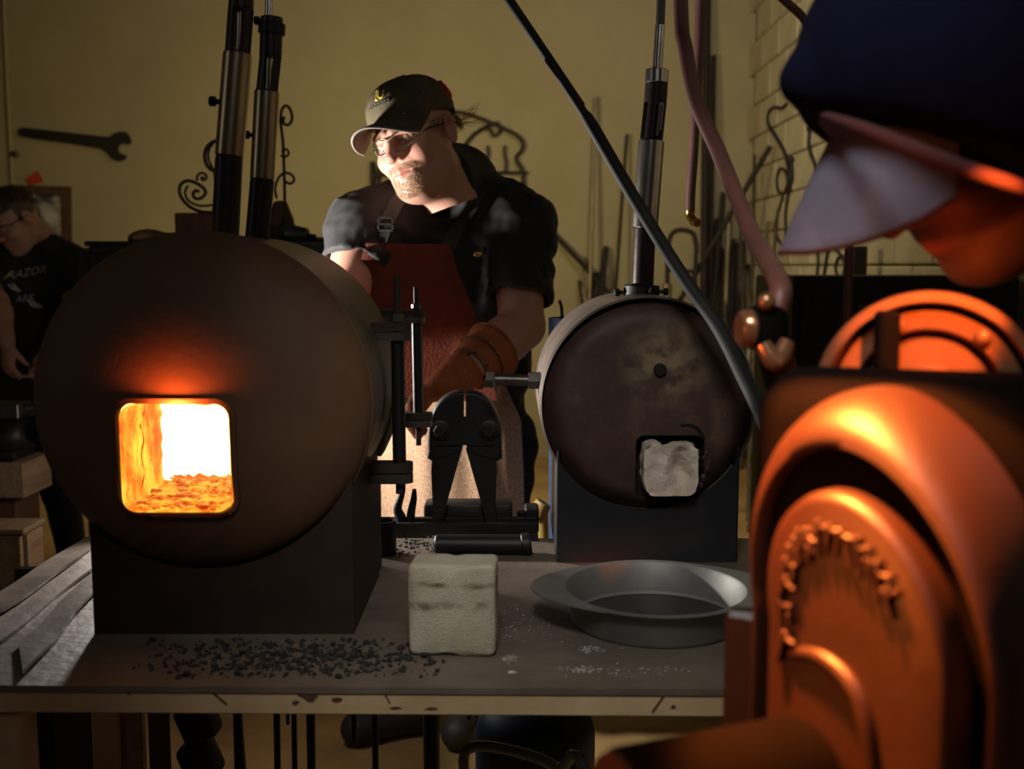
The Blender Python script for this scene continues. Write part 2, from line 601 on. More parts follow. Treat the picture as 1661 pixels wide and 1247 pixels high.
struct('floor', MB().box(((XL + XR) / 2, (YB + YF) / 2, -0.05), (XR - XL + 0.4, YB - YF + 0.4, 0.1)), M['floor'])
struct('ceiling', MB().box(((XL + XR) / 2, (YB + YF) / 2, ZC + 0.05), (XR - XL + 0.4, YB - YF + 0.4, 0.1)), M['ceiling'])
struct('wall_back', MB().box(((XL + XR) / 2, YB + 0.1, ZC / 2), (XR - XL + 0.4, 0.2, ZC)), M['wall'])
struct('wall_left', MB().box((XL - 0.1, (YB + YF) / 2, ZC / 2), (0.2, YB - YF, ZC)), M['wall'])
struct('wall_front', MB().box(((XL + XR) / 2, YF - 0.1, ZC / 2), (XR - XL + 0.4, 0.2, ZC)), M['wall'])
wr = struct('wall_right', MB().box((XR + 0.115, (YB + YF) / 2, ZC / 2), (0.2, YB - YF, ZC)), M['mortar'])
bm_ = MB().box((0, 0, 0), (0.05, 0.394, 0.195), bev=0.007, seg=1)
b0 = mesh('concrete_block', bm_.v, bm_.f, M['block'], wr, smooth=30)
first = True
for k in range(-6, 10):
    zc = 1.30 + 0.2032 * (k + 0.5)
    for j in range(0, 18):
        yc = YB - 0.2 - 0.4064 * j + (0.2032 if k % 2 else 0)
        if yc > YB - 0.1:
            continue
        if first:
            b, first = b0, False
        else:
            b = b0.copy()
            C.objects.link(b)
        b.location = (XR + random.uniform(-0.002, 0.002), yc, zc)

# ================================================================== work table
ZT = 0.80
tl, tr_ = -0.775, 0.64
yfl, yfr, yb = 1.247, 1.226, 1.945
t = thing('work_table', 'steel topped work table with a scratched cream front rail, under both forges', 'table', (-0.07, 1.58, 0))
top = MB().prism([(tl, yfl), (tr_, yfr), (tr_, yb), (tl, yb)], Matrix.Translation((0, 0, ZT - 0.008)), 0.008)
top.build('table_top', M['table'], t, 0, label='dusty brown steel plate')
ra = math.atan2(yfr - yfl, tr_ - tl)
rl = Matrix.Rotation(ra, 3, 'Z')
rail = MB().box(((tl + tr_) / 2, (yfl + yfr) / 2 + 0.006, ZT - 0.008 - 0.0135), (tr_ - tl, 0.008, 0.027), rl, 0.0015, 1)
rail_o = rail.build('front_rail', M['fascia'], t, 0, label='cream painted rail with rust scratches')


def on_rail(px0, py0, px1, py1, wd, nm='scratch'):
    a, b = P(px0, py0, 1.236), P(px1, py1, 1.236)
    ya = lambda X: yfl + (X - tl) * (yfr - yfl) / (tr_ - tl) + 0.0015
    a.y, b.y = ya(a.x), ya(b.x)
    d = (b - a)
    L = d.length
    ang = math.atan2(d.z, d.x)
    rot = Matrix.Rotation(ra, 3, 'Z') @ Matrix.Rotation(-ang, 3, 'Y')
    MB().box((a + b) / 2, (L, 0.0012, wd), rot).build(nm, M['rust'], rail_o, 0)


on_rail(1083, 1118, 1058, 1154, 0.0022)
on_rail(333, 1118, 366, 1146, 0.002)
on_rail(620, 1120, 632, 1142, 0.0014)
for px, py, rx, rz in ((500, 1132, .014, .007), (545, 1138, .008, .004), (478, 1142, .006, .003), (1092, 1146, .004, .003), (205, 1128, .003, .003),
                       (640, 1150, .01, .002), (700, 1151, .012, .0018), (930, 1122, .004, .0015), (1170, 1124, .02, .001)):
    c = P(px, py, 1.236)
    n = 11
    pts = [(rx * math.cos(2 * PI * i / n) * random.uniform(.5, 1.1), rz * math.sin(2 * PI * i / n) * random.uniform(.5, 1.1)) for i in range(n)]
    yy = yfl + (c.x - tl) * (yfr - yfl) / (tr_ - tl) + 0.0022
    m = Matrix.Translation((c.x, yy, c.z)) @ Matrix.Rotation(ra, 4, 'Z') @ Matrix.Rotation(PI / 2, 4, 'X')
    MB().prism(pts, m, 0.001).build('rust_patch', M['rust'], rail_o, 0)
for s_ in (tl, tr_):
    MB().box((s_ + (0.004 if s_ < 0 else -0.004), (yfl + yb) / 2, ZT - 0.0215), (0.008, yb - yfl - 0.01, 0.027)).build('side_rail', M['fascia'], t, 0)
MB().box(((tl + tr_) / 2, yb - 0.004, ZT - 0.0215), (tr_ - tl, 0.008, 0.027)).build('back_rail', M['fascia'], t, 0)
for lx, ly in ((P(36, 1200, 1.262).x - .025, yfl + 0.035), (tr_ - 0.04, yfr + 0.035), (-0.74, yb - 0.04), (tr_ - 0.04, yb - 0.04)):
    MB().box((lx, ly, (ZT - 0.035) / 2), (0.05, 0.05, ZT - 0.035), bev=0.003, seg=1).build('leg', M['fascia'], t, 30)

# ================================================================== the large forge
Yseam = 1.45
cseam = P(331, 652, Yseam)
RT = size(275.5, Yseam)
CX, CZ = cseam.x, cseam.z
DOME = 0.085
Yback = 1.775
forge = thing('propane_forge', 'large brown tank forge with a glowing square mouth on a box stand', 'forge', (CX, 1.62, ZT))


def dome_y(x, z):
    r2 = min(((x - CX) ** 2 + (z - CZ) ** 2) / RT ** 2, 1.0)
    return Yseam - DOME * (1 - r2) ** 0.55


mc = P(289, 741, 1.385)
hw = size(89.5, 1.385)
rc = size(24, 1.385)


def rsq(a, half, rad):
    """point of a rounded square at angle a"""
    c, s = math.cos(a), math.sin(a)
    lo, hi = 0, half * 2
    for _ in range(30):
        m = (lo + hi) / 2
        x, z = abs(c * m), abs(s * m)
        dx, dz = max(x - (half - rad), 0), max(z - (half - rad), 0)
        ins = x <= half and z <= half and (dx * dx + dz * dz) <= rad * rad
        lo, hi = (m, hi) if ins else (lo, m)
    return lo * c, lo * s


NA, NR = 120, 22
vs = []
for i in range(NR):
    tt = i / (NR - 1)
    tt = 1 - (1 - tt) ** 1.5
    for j in range(NA):
        a = 2 * PI * j / NA
        ix, iz = rsq(a, hw * 1.015, rc)
        # outer point: where this direction from the mouth centre meets the seam circle
        dx, dz = math.cos(a), math.sin(a)
        ox, oz = mc.x - CX, mc.z - CZ
        bq = ox * dx + oz * dz
        L_ = -bq + math.sqrt(bq * bq - (ox * ox + oz * oz - RT * RT))
        x = (mc.x + ix) * (1 - tt) + (mc.x + dx * L_) * tt
        z = (mc.z + iz) * (1 - tt) + (mc.z + dz * L_) * tt
        vs.append(Vector((x, dome_y(x, z), z)))
for j in range(NA):          # short lip into the wall of the mouth
    a = 2 * PI * j / NA
    ix, iz = rsq(a, hw * 1.015, rc)
    vs.append(Vector((mc.x + ix, dome_y(mc.x + ix, mc.z + iz) + 0.006, mc.z + iz)))
fs = grid_faces(NR, NA, True)
fs += [(NR * NA + j, NR * NA + (j + 1) % NA, (j + 1) % NA, j) for j in range(NA)]
face = mesh('front_dome', vs, fs, M['tank'], forge, 60, label='domed dark brown front')
# raised weld frame round the mouth
vs = []
for k, (off, pr) in enumerate(((0.0, -0.001), (0.002, -0.0045), (0.0075, -0.005), (0.0095, 0.001))):
    for j in range(NA):
        a = 2 * PI * j / NA
        ix, iz = rsq(a, hw * 1.015 + off, rc + off)
        vs.append(Vector((mc.x + ix, dome_y(mc.x + ix, mc.z + iz) + pr, mc.z + iz)))
mesh('mouth_frame', vs, [tuple(reversed(f)) for f in grid_faces(4, NA, True)], M['tank'], face, 60)
# shell, back dome
prof = [(RT, 0), (RT + 0.0015, 0.004), (RT + 0.0015, 0.010), (RT, 0.014), (RT, Yback - Yseam)]
for i in range(1, 9):
    a = PI / 2 * i / 8
    prof.append((RT * math.cos(a) if i < 8 else 0, Yback - Yseam + 0.07 * math.sin(a)))
MY = Matrix.Rotation(-PI / 2, 4, 'X')
shell = MB().lathe(prof, Matrix.Translation((CX, Yseam, CZ)) @ MY, 96)
shell.build('tank_shell', M['tankbody'], forge, 50, label='olive brown tank barrel')
ring = MB().lathe([(RT - .002, -0.004), (RT + 0.0018, -0.002), (RT + 0.0022, 0.003), (RT - .002, 0.006)], Matrix.Translation((CX, Yseam, CZ)) @ MY, 96)
ring.build('seam_bead', M['tank'], forge, 60)
# hot liner tunnel and chamber
Yt0, Yt1 = dome_y(mc.x, mc.z) + 0.004, 1.535
vs, NT = [], 14
rng = random.Random(3)
for i in range(NT):
    yy = Yt0 + (Yt1 - Yt0) * i / (NT - 1)
    for j in range(NA):
        a = 2 * PI * j / NA
        ix, iz = rsq(a, hw, rc)
        nz = noise.fractal(Vector((ix * 45, yy * 45, iz * 30)), 0.8, 2.0, 4) * 0.004 if i else 0
        k = 1 - abs(nz) / hw * 1.2
        vs.append(Vector((mc.x + ix * k, yy, mc.z + iz * k)))
liner = mesh('hot_liner', vs, grid_faces(NT, NA, True), M['hotwall'], forge, 60, label='glowing orange ceramic lining')
cham = MB().lathe([(0.150, 0), (0.150, 0.2), (0, 0.2)], Matrix.Translation((CX, Yt1, CZ)) @ MY, 32)
cham.build('fire_chamber', M['whitehot'], forge, 0, label='white hot fire chamber')
# cracks and slag in the lining
crk = MB()
for pts in (((231, 668), (227, 690), (232, 712), (229, 740), (233, 770), (228, 800)), ((218, 676), (226, 682), (233, 668))):
    q = []
    for px, py in pts:
        x = mc.x - hw + 0.001
        q.append(PX(px, py, x))
    crk.tube(q, [0.0005, 0.0014, 0.0018, 0.0010, 0.0013, 0.0004][:len(q)], 5, 4)
crk.build('lining_crack', M['crack'], liner, 60)
bm = MB()
zf = mc.z - hw + 0.002
rng = random.Random(5)
for i in range(150):
    x = mc.x + rng.uniform(-0.8, 0.95) * hw
    y = rng.uniform(Yt0 + 0.012, Yt1 + 0.02)
    s = rng.uniform(0.003, 0.010)
    mm = Euler((rng.uniform(-.5, .5), rng.uniform(-.5, .5), rng.uniform(0, 6))).to_matrix()
    bm.ball((x, y, zf + rng.uniform(0, 0.006) * (0.3 + (y - Yt0) * 6)), s, 6, mm, (1, 0.7, 0.35))
o = bm.build('hot_scale', M['hotfloor'], forge, 0, kind='stuff')
bm = MB()
NX, NY = 40, 24
vs = []
for i in range(NY):
    for j in range(NX):
        x = mc.x - hw * 0.93 + 2 * hw * 0.93 * j / (NX - 1)
        y = Yt0 + 0.006 + (Yt1 - Yt0 + 0.03) * i / (NY - 1)
        z = zf + 0.004 + 0.006 * noise.noise(Vector((x * 60, y * 60, 1))) + 0.004 * noise.noise(Vector((x * 160, y * 160, 4))) + 0.006 * max(0, i / NY - .3)
        vs.append((x, y, z))
mesh('slag_bed', vs, grid_faces(NY, NX), M['hotfloor'], forge, 60, label='bed of glowing slag')

# box stand
zb = ZT
fx0, fx1 = P(152, 1000, 1.425).x, P(574, 1000, 1.425).x
st = MB()
ang = [PI + math.asin(0.0)]
# front plate with the tank's curve cut out of it
pl = [(fx0, zb), (fx1, zb)]
zs = CZ - 0.10
n = 24
rr = RT * 0.985
for i in range(n + 1):
    x = fx1 + (fx0 - fx1) * i / n
    d = rr * rr - (x - CX) ** 2
    z = CZ - math.sqrt(d) if d > 0 else CZ
    pl.append((x, min(z, CZ)))
mxz = Matrix(((1, 0, 0, 0), (0, 0, 1, 0), (0, 1, 0, 0), (0, 0, 0, 1)))
for yy, nm in ((1.425, 'stand_front'), (1.70, 'stand_back')):
    q = pl[:2] + ([(min(max(x, fx0), fx1), z) for x, z in pl[2:]])
    MB().prism(q, Matrix.Translation((0, yy, 0)) @ mxz, 0.005).build(nm, M['stand'], forge, 0)
for xs in (fx0, fx1 - 0.005):
    d = rr * rr - (xs - CX) ** 2
    zt = CZ - math.sqrt(max(d, 0)) if d > 0 else CZ
    MB().box((xs + 0.0025, 1.565, (zb + zt) / 2), (0.005, 0.27, zt - zb)).build('stand_side', M['stand'], forge, 0)
lg = MB().box((P(597, 850, 1.73).x, 1.745, (zb + P(597, 772, 1.73).z) / 2), (size(36, 1.73), 0.04, P(597, 772, 1.73).z - zb), bev=.002, seg=1)
lg.build('stand_leg', M['black'], forge, 0)

# ---- burners
def burner(root, segs, tilt_name=None):
    for nm, m, p0, p1, r in segs:
        MB().cyl(p0, p1, r, n=28, bev=min(0.0012, r * .1)).build(nm, m, root, 40)


def slotted(root, p0, p1, r, nslot=4, frac=0.55, phase=0.0, m='brown_pipe', r_in=None):
    """tube with long window slots: two collars joined by ribs"""
    fm, L = frame_to(p0, p1)
    mb = MB()
    wall = 0.0035
    nseg = 48
    zs_ = [0, L * 0.03, L * 0.97, L]
    a_of = lambda j: 2 * PI * j / nseg + phase
    for z0, z1 in ((0, L * 0.03), (L * 0.97, L)):
        mb.lathe([(r - wall, z0), (r, z0), (r, z1), (r - wall, z1), (r - wall, z0)], fm, nseg)
    z0, z1 = L * 0.03, L * 0.97
    per = nseg // nslot
    for q in range(nslot):
        js = list(range(q * per, q * per + int(per * (1 - frac)) + 1))
        vv, ff = [], []
        for j in js:
            a = a_of(j)
            for rr_, zz in ((r, z0), (r, z1), (r - wall, z1), (r - wall, z0)):
                vv.append(fm @ Vector((rr_ * math.cos(a), rr_ * math.sin(a), zz)))
        for k in range(len(js) - 1):
            for e in range(4):
                ff.append((k * 4 + e, k * 4 + (e + 1) % 4, k * 4 + 4 + (e + 1) % 4, k * 4 + 4 + e))
        ff.append((0, 1, 2, 3))
        e = (len(js) - 1) * 4
        ff.append((e + 3, e + 2, e + 1, e))
        mb.add(vv, ff)
    return mb.build('slotted_tube', M[m], root, 30)


def setscrew(root, p, d, r=0.005, L=0.016, sub='set_screw'):
    p = Vector(p)
    d = Vector(d).normalized()
    mb = MB().cyl(p, p + d * L * 0.6, r * 0.7, n=10)
    mb.hexbolt(p + d * L * 0.5, d, r * 1.5, L * 0.6)
    mb.build(sub, M['black'], root, 30)


def mk_burner(label, Y, pts, widths, kind, group='burner tubes of the forges'):
    """pts: pixel centres from the tank upwards"""
    q = [P(x, y, Y) for x, y in pts]
    root = thing('burner_tube', label, 'burner', q[0], group)
    return root, q


b1, q = mk_burner('thicker left burner tube with a long brushed sleeve, on the large forge', 1.50,
                  [(365, 392), (372, 253), (385.5, 86), (391, 14), (393, -60)], None, 0)
burner(b1, [('lower_pipe', M['brown_pipe'], q[0], q[1], size(21.5, 1.5)), ('sleeve', M['brushed'], q[1], q[2], size(22.5, 1.5)),
            ('top_collar', M['brown_pipe'], q[3], q[3] + (q[4] - q[3]) * 0.55, size(19.5, 1.5)),
            ('gas_rod', M['chrome'], q[2] - (q[2] - q[1]) * .1, q[4] + (q[4] - q[3]) * 12, size(5, 1.5))])
slotted(b1, q[2], q[3], size(20, 1.5), 4, 0.45, 0.35)
s = P(358, 165, 1.5)
setscrew(b1, s, (-1, 0, 0.03), 0.005, 0.014)
b2, q = mk_burner('thinner burner tube with a collared top, behind the thicker one', 1.64,
                  [(416, 400), (425.5, 291), (433, 148), (439, 90), (441, 28), (443, -60)], None, 0)
burner(b2, [('lower_pipe', M['brown_pipe'], q[0], q[1], size(19, 1.64)), ('sleeve', M['brushed'], q[1], q[2], size(19.5, 1.64)),
            ('top_collar', M['brown_pipe'], q[3], q[4], size(17.5, 1.64)), ('clamp_ring', M['black'], P(440.5, 56, 1.64), P(441.5, 38, 1.64), size(21, 1.64)),
            ('gas_rod', M['chrome'], q[2] - (q[2] - q[1]) * .1, q[5] + (q[5] - q[4]) * 8, size(6.5, 1.64))])
slotted(b2, q[2], q[3], size(17.5, 1.64), 4, 0.45, 0.5)
setscrew(b2, P(411, 219, 1.64), (-1, 0, 0.03), 0.0045, 0.012)
setscrew(b2, P(427, 34, 1.64), (-1, 0, 0.03), 0.0045, 0.012)

# ---- clamp posts on the right flank of the large forge
def clamp_post(label, Y, top, rod, bot, Ydep):
    (ux0, uy0, ux1, uy1), (rx, ry0, ry1, rw, thin0, thin1, tw), (lx0, ly0, lx1, ly1) = top, rod, bot
    base = P(rx, thin1, Y)
    root = thing('clamp_post', label, 'clamp', base, 'clamp posts on the large forge')
    for nm, (x0, y0, x1, y1) in (('upper_bracket', top), ('lower_bracket', bot)):
        hh = size(y1 - y0, Y)
        zc = P((x0 + x1) / 2, (y0 + y1) / 2, Y).z
        xr_ = P(x1, y0, Y).x
        xl = P(x0, y0, Y).x - 0.03
        wdt = size(rw, Y) * 1.6
        for k, (zo, th) in enumerate(((hh * 0.26, hh * 0.44), (-hh * 0.26, hh * 0.44))):
            pts = [(xl, -wdt * .5), (xr_ - wdt * .5, -wdt * .5)] + [(xr_ - wdt * .5 + wdt * .5 * math.cos(a), wdt * .5 * math.sin(a)) for a in
                   [-PI / 2 + PI * i / 12 for i in range(1, 12)]] + [(xr_ - wdt * .5, wdt * .5), (xl, wdt * .5)]
            MB().prism(pts, Matrix.Translation((0, Y, zc + zo - th / 2)), th).build(nm, M['stand'] if k == 0 else M['steel'], root, 40)
    a, b = P(rx, ry0, Y), P(rx + 3, ry1, Y)
    MB().cyl(a, b, size(rw / 2, Y), n=20).build('spacer_tube', M['black'], root, 40)
    up = P(rx - 1, thin0, Y)
    MB().cyl(up, P(rx + 3, thin1, Y), size(tw / 2, Y), n=14).build('threaded_rod', M['stand'], root, 40)
    nt_ = P(rx - 0.5, top[1] - 1, Y)
    MB().hexbolt(nt_, (0, 0, 1), size(tw * .95, Y), size(tw * 1.0, Y)).build('nut', M['steel'], root, 20)
    return root


clamp_post('front clamp post with bright nut, standing between forge and bolt cutter', 1.62, (596, 522, 668, 552), (645, 552, 750, 22, 448, 800, 12), (600, 748, 670, 783), 0)
clamp_post('rear clamp post, shorter and darker, just before the leather glove', 1.80, (632, 502, 690, 524), (676, 522, 668, 17, 465, 722, 9), (655, 668, 702, 692), 0)
# brackets' gusset on the tank
MB().box((P(625, 690, 1.72).x, 1.74, P(625, 690, 1.72).z), (0.03, 0.05, 0.10), Matrix.Rotation(R(25), 3, 'Y'), 0.003, 1).build('rear_gusset', M['tankbody'], forge, 0)

# ================================================================== the small forge
Y2 = 1.80
c2 = P(1050, 655, Y2)
R2 = size(177, Y2)
f2 = thing('propane_forge', 'smaller rusty tank forge, its mouth plugged with a white block', 'forge', (c2.x, 1.95, ZT))
prof = [(R2 - 0.004, -0.012), (R2, -0.008), (R2, 0.30)] + [(R2 * math.cos(PI / 2 * i / 6) if i < 6 else 0, 0.30 + 0.05 * math.sin(PI / 2 * i / 6)) for i in range(1, 7)]
MB().lathe(prof, Matrix.Translation((c2.x, Y2, c2.z)) @ MY, 96).build('tank_shell', M['tank2'], f2, 40, label='bare steel tank barrel')
# front head with square mouth
m2 = P(1083, 757, Y2 - 0.012)
h2 = size(53, Y2)


def dome2_y(x, z):
    r = min(math.hypot(x - c2.x, z - c2.z) / (R2 * 0.995), 1)
    return Y2 - 0.014 + 0.034 * max(0, (r - 0.78) / 0.22) ** 2 - 0.006 * (1 - r * r)


vs = []
for i in range(NR):
    tt = i / (NR - 1)
    for j in range(NA):
        a = 2 * PI * j / NA
        ix, iz = rsq(a, h2, h2 * .25)
        if math.cos(a) > 0.55:
            ix += h2 * 0.22 * (0.5 + 0.5 * noise.noise(Vector((a * 3, 0, 2))))
        dx, dz = math.cos(a), math.sin(a)
        ox, oz = m2.x - c2.x, m2.z - c2.z
        bq = ox * dx + oz * dz
        ro = R2 * 0.985
        L_ = -bq + math.sqrt(bq * bq - (ox * ox + oz * oz - ro * ro))
        x = (m2.x + ix) * (1 - tt) + (m2.x + dx * L_) * tt
        z = (m2.z + iz) * (1 - tt) + (m2.z + dz * L_) * tt
        vs.append(Vector((x, dome2_y(x, z), z)))
for j in range(NA):
    p = vs[j]
    vs.append(Vector((p.x, p.y + 0.05, p.z)))
fs = grid_faces(NR, NA, True) + [(NR * NA + j, NR * NA + (j + 1) % NA, (j + 1) % NA, j) for j in range(NA)]
fs.append(tuple(NR * NA + j for j in range(NA)))
head2 = mesh('front_head', vs, fs, M['rusty'], f2, 50, label='rusty maroon front plate')
MB().lathe([(0.0, -.004), (0.009, -.004), (0.011, 0), (0.011, 0.008)], Matrix.Translation(P(1071, 600, Y2 - .024)) @ MY, 20).build('blind_plug', M['black'], head2, 40)
MB().ball(P(1175, 672, Y2 - .015), 0.0025, 8).build('rivet', M['chrome'], head2)
rng = random.Random(11)
for px, py in ((1143, 742), (1148, 760), (1141, 775), (1150, 752), (1137, 787), (1146, 735)):
    MB().ball(P(px, py, Y2 - .016), rng.uniform(.003, .006), 7, None, (1, .4, 1.3)).build('slag_crumb', M['rusty'], head2)
mb = MB().tube([P(x, y, Y2 - .018) for x, y in ((1104, 690), (1122, 690), (1135, 700), (1141, 712))], 0.003, 6)
mb.build('weld_scar', M['black'], head2)
# stand
x0, x1 = P(906, 850, 1.775).x, P(1196, 850, 1.775).x
pl = [(x0, ZT), (x1, ZT)]
for i in range(25):
    x = x1 + (x0 - x1) * i / 24
    d = (R2 * .97) ** 2 - (x - c2.x) ** 2
    z = c2.z - math.sqrt(d) if d > 0 else c2.z
    pl.append((x, min(z, c2.z - 0.07)))
for yy, nm in ((1.782, 'stand_front'), (2.06, 'stand_back')):
    MB().prism(pl, Matrix.Translation((0, yy, 0)) @ mxz, 0.005).build(nm, M['bluesteel'], f2, 0)
for xs in (x0, x1):
    MB().box((xs, 1.925, (ZT + c2.z - 0.07) / 2), (0.006, 0.285, c2.z - 0.07 - ZT), bev=.0015, seg=1).build('stand_side', M['black'], f2, 0)
# burner of the small forge
Yb = 1.92
q = [P(1042, 470, Yb), P(1046, 370, Yb), P(1056.5, 228, Yb), P(1063, 166, Yb), P(1066, 113, Yb), P(1071, 40, Yb), P(1074, -40, Yb)]
b3 = thing('burner_tube', 'polished burner tube with clamp collar, rising from the small forge', 'burner', q[0], 'burner tubes of the forges')
burner(b3, [('lower_pipe', M['brown_pipe'], q[0], q[1], size(17.5, Yb)), ('sleeve', M['chrome'], q[1], q[2], size(21, Yb)),
            ('upper_tube', M['brown_pipe'], q[3], P(1065, 135, Yb), size(18, Yb)), ('top_collar', M['chrome'], P(1065, 135, Yb), q[4], size(18.5, Yb)),
            ('gas_rod', M['chrome'], q[3], q[5], size(8, Yb)), ('gas_pipe', M['steel'], q[5], q[6] + (q[6] - q[5]) * 9, size(7, Yb))])
slotted(b3, q[2], q[3], size(18, Yb), 4, 0.45, 0.75)
cl = MB().cyl(P(1040, 484, Yb), P(1041, 462, Yb), size(29, Yb), n=28, bev=.002)
co = cl.build('clamp_collar', M['black'], b3)
for px, py, d in ((1010, 474, (-1, -.2, 0)), (1055, 472, (0.3, -1, 0)), (1070, 473, (1, -.2, 0))):
    setscrew(co, P(px, py, Yb - .03 if 1020 < px < 1062 else Yb), d, 0.005, 0.014, 'screw')
# adjusting bolt on its left flank
bb = MB()
a, b = P(800, 615, 1.9), P(876, 617, 1.9)
bb.cyl(a, b, size(9.5, 1.9), n=16)
bo = bb.build('side_bolt', M['steel'], f2, 40)
MB().hexbolt(P(788, 615, 1.9), (1, 0, 0), size(15, 1.9), size(15, 1.9)).build('bolt_head', M['steel'], bo, 20)
MB().hexbolt(P(857, 617, 1.9), (1, 0, 0), size(15, 1.9), size(24, 1.9)).build('nut', M['steel'], bo, 20)

# white plug standing in the mouth
vs, fs = [], []
NU, NV = 26, 22
pc = P(1085, 757, Y2 - 0.026)
pw, ph = size(43, Y2), size(43, Y2)
bmx = bmesh.new()
bmesh.ops.create_cube(bmx, size=2.0)
bmesh.ops.subdivide_edges(bmx, edges=bmx.edges[:], cuts=14, use_grid_fill=True)
for v in bmx.verts:
    x, y, z = v.co
    # rounded block, hollowed and torn on its front
    k = 1 - 0.12 * max(abs(x) ** 6 * abs(z) ** 6, 0)
    dx = (1 + 0.05 * noise.noise(Vector((z * 2, 0, 5)))) * (1 - 0.10 * (z < -.6) * (-z - .6))
    n_ = noise.fractal(Vector((x * 2.2, y * 2, z * 2.2)), 0.7, 2, 4)
    px_, pz_ = x * pw * k * dx, z * ph * k
    hol = math.exp(-(((x - 0.35) / 0.32) ** 2 + ((z + 0.05) / 0.6) ** 2)) * 0.026
    hol += math.exp(-(((x - 0.62) / 0.2) ** 2 + ((z + 0.35) / 0.35) ** 2)) * 0.010
    top = 0.012 * math.exp(-((x + 0.15) / .22) ** 2) if z > .8 else 0
    if z > .8 and x > 0:
        top += 0.004
    yy = y * 0.028 + (hol if y < -0.9 else 0) - n_ * 0.006 * (y < 0)
    v.co = Vector((pc.x + px_ + n_ * .002, pc.y + yy, pc.z + pz_ - top + n_ * .002))
vs = [v.co.copy() for v in bmx.verts]
bmx.verts.ensure_lookup_table()
fs = [[v.index for v in f.verts] for f in bmx.faces]
bmx.free()
plug = mesh('mouth_plug', vs, fs, M['wool'], None, 60)
tag(plug, 'torn white fibre block plugging the mouth of the small forge', 'plug')

# ================================================================== brick and pan on the table
by = PZ(737, 1066, ZT).y
bx0, bx1 = P(664, 1000, by).x, P(806, 1000, by).x
bh = P(735, 918, by).z - ZT
bd = 0.062
bmx = bmesh.new()
bmesh.ops.create_cube(bmx, size=1.0)
for v in bmx.verts:
    v.co = Vector((v.co.x * (bx1 - bx0), v.co.y * bd, v.co.z * bh))
bmesh.ops.bevel(bmx, geom=bmx.edges[:], offset=0.008, segments=3, profile=0.6, affect='EDGES')
bmesh.ops.triangulate(bmx, faces=bmx.faces[:])
for _ in range(3):
    bmesh.ops.subdivide_edges(bmx, edges=[e for e in bmx.edges if e.calc_length() > 0.006], cuts=1, use_grid_fill=True)
    bmesh.ops.triangulate(bmx, faces=bmx.faces[:])
W2, D2, H2 = (bx1 - bx0) / 2, bd / 2, bh / 2
for v in bmx.verts:
    p = v.co
    n_ = noise.fractal(Vector((p.x * 70, p.y * 70, p.z * 70)), 0.75, 2.1, 5)
    big = noise.noise(p * 22)
    nrm = Vector((p.x / W2, p.y / D2, p.z / H2))
    nrm = Vector([c ** 7 for c in nrm])
    if nrm.length > 1e-6:
        nrm.normalize()
    off = n_ * 0.0002 + big * 0.0009 - 0.0022 * max(0, noise.noise(p * 150) - .28) - 0.0016 * max(0, noise.noise(p * 310 + Vector((3, 1, 2))) - .25)
    edge = sorted([abs(p.x) / W2, abs(p.y) / D2, abs(p.z) / H2])[1]
    if edge > 0.86:
        off -= 0.0045 * max(0, noise.noise(p * 55) + .15) * (edge - .86) / .14
    # groove across the top, nick at the bottom, chip at the top edge, two cracks on the face
    if p.z > H2 * 0.9:
        off -= 0.006 * math.exp(-((p.x - 0.004) / 0.004) ** 2)
    if p.z < -H2 * 0.85:
        off -= 0.004 * math.exp(-((p.x + 0.006) / 0.010) ** 2)
    if p.y < -D2 * .8:
        off -= 0.0022 * math.exp(-((p.z - 0.020 + 0.012 * p.x / W2 * (p.x < .02) - .002 * big) / 0.0016) ** 2) * (abs(p.x) < W2 * .75)
        off -= 0.0028 * math.exp(-((p.z - 0.002 - 0.006 * math.sin(p.x * 40) - .002 * big) / 0.0018) ** 2)
    v.co = p + nrm * off
rotb = Matrix.Rotation(R(-3.5), 4, 'Z')
rotb = Matrix.Translation(((bx0 + bx1) / 2, by + bd / 2, ZT + H2 + .001)) @ rotb
vs = [rotb @ v.co for v in bmx.verts]
bmx.verts.ensure_lookup_table()
fs = [[v.index for v in f.verts] for f in bmx.faces]
bmx.free()
brick = mesh('firebrick', vs, fs, M['brick'], None, 60)
tag(brick, 'worn square white firebrick standing between the large forge and the pan', 'brick')

pz = PZ(1060, 1053, ZT).y
pr = size(143, pz + .1)
pcx, pcy = P(1062, 1000, pz + pr).x, pz + pr * 0.97
prof = [(0, 0.001), (pr * .97, 0.001), (pr, 0.006), (pr * 1.045, 0.045), (pr * 1.06, 0.0475), (pr * 1.15, 0.048), (pr * 1.155, 0.0495), (pr * 1.06, 0.0495), (pr * 1.035, 0.046), (pr * .985, 0.007), (pr * .95, 0.003), (0, 0.003)]
pan = thing('cake_pan', 'round grey baking pan with a wide rim, below the small forge', 'pan', (pcx, pcy, ZT))
MB().lathe(prof, Matrix.Translation((pcx, pcy, ZT)), 80).build('pan_body', M['pan'], pan, 35)
n = 20
tabs = []
for sgn, nm in ((-1, 'rim_tab'), (1, 'rim_tab')):
    ptsO = [(sgn * pr * (1.13 + 0.34 * math.cos(a) ** .7 if math.cos(a) > 1e-6 else sgn * 0 + 1.13) * math.cos(a * .62), pr * 1.15 * math.sin(a * .62)) for a in [-PI / 2 + PI * i / n for i in range(n + 1)]]
    ptsI = [(sgn * pr * 1.06 * math.cos(a * .62), pr * 1.06 * math.sin(a * .62)) for a in [-PI / 2 + PI * i / n for i in range(n + 1)]]
    MB().prism(ptsO + ptsI[::-1], Matrix.Translation((pcx, pcy, ZT + 0.0475)), 0.0022).build(nm, M['pan'], pan, 0)
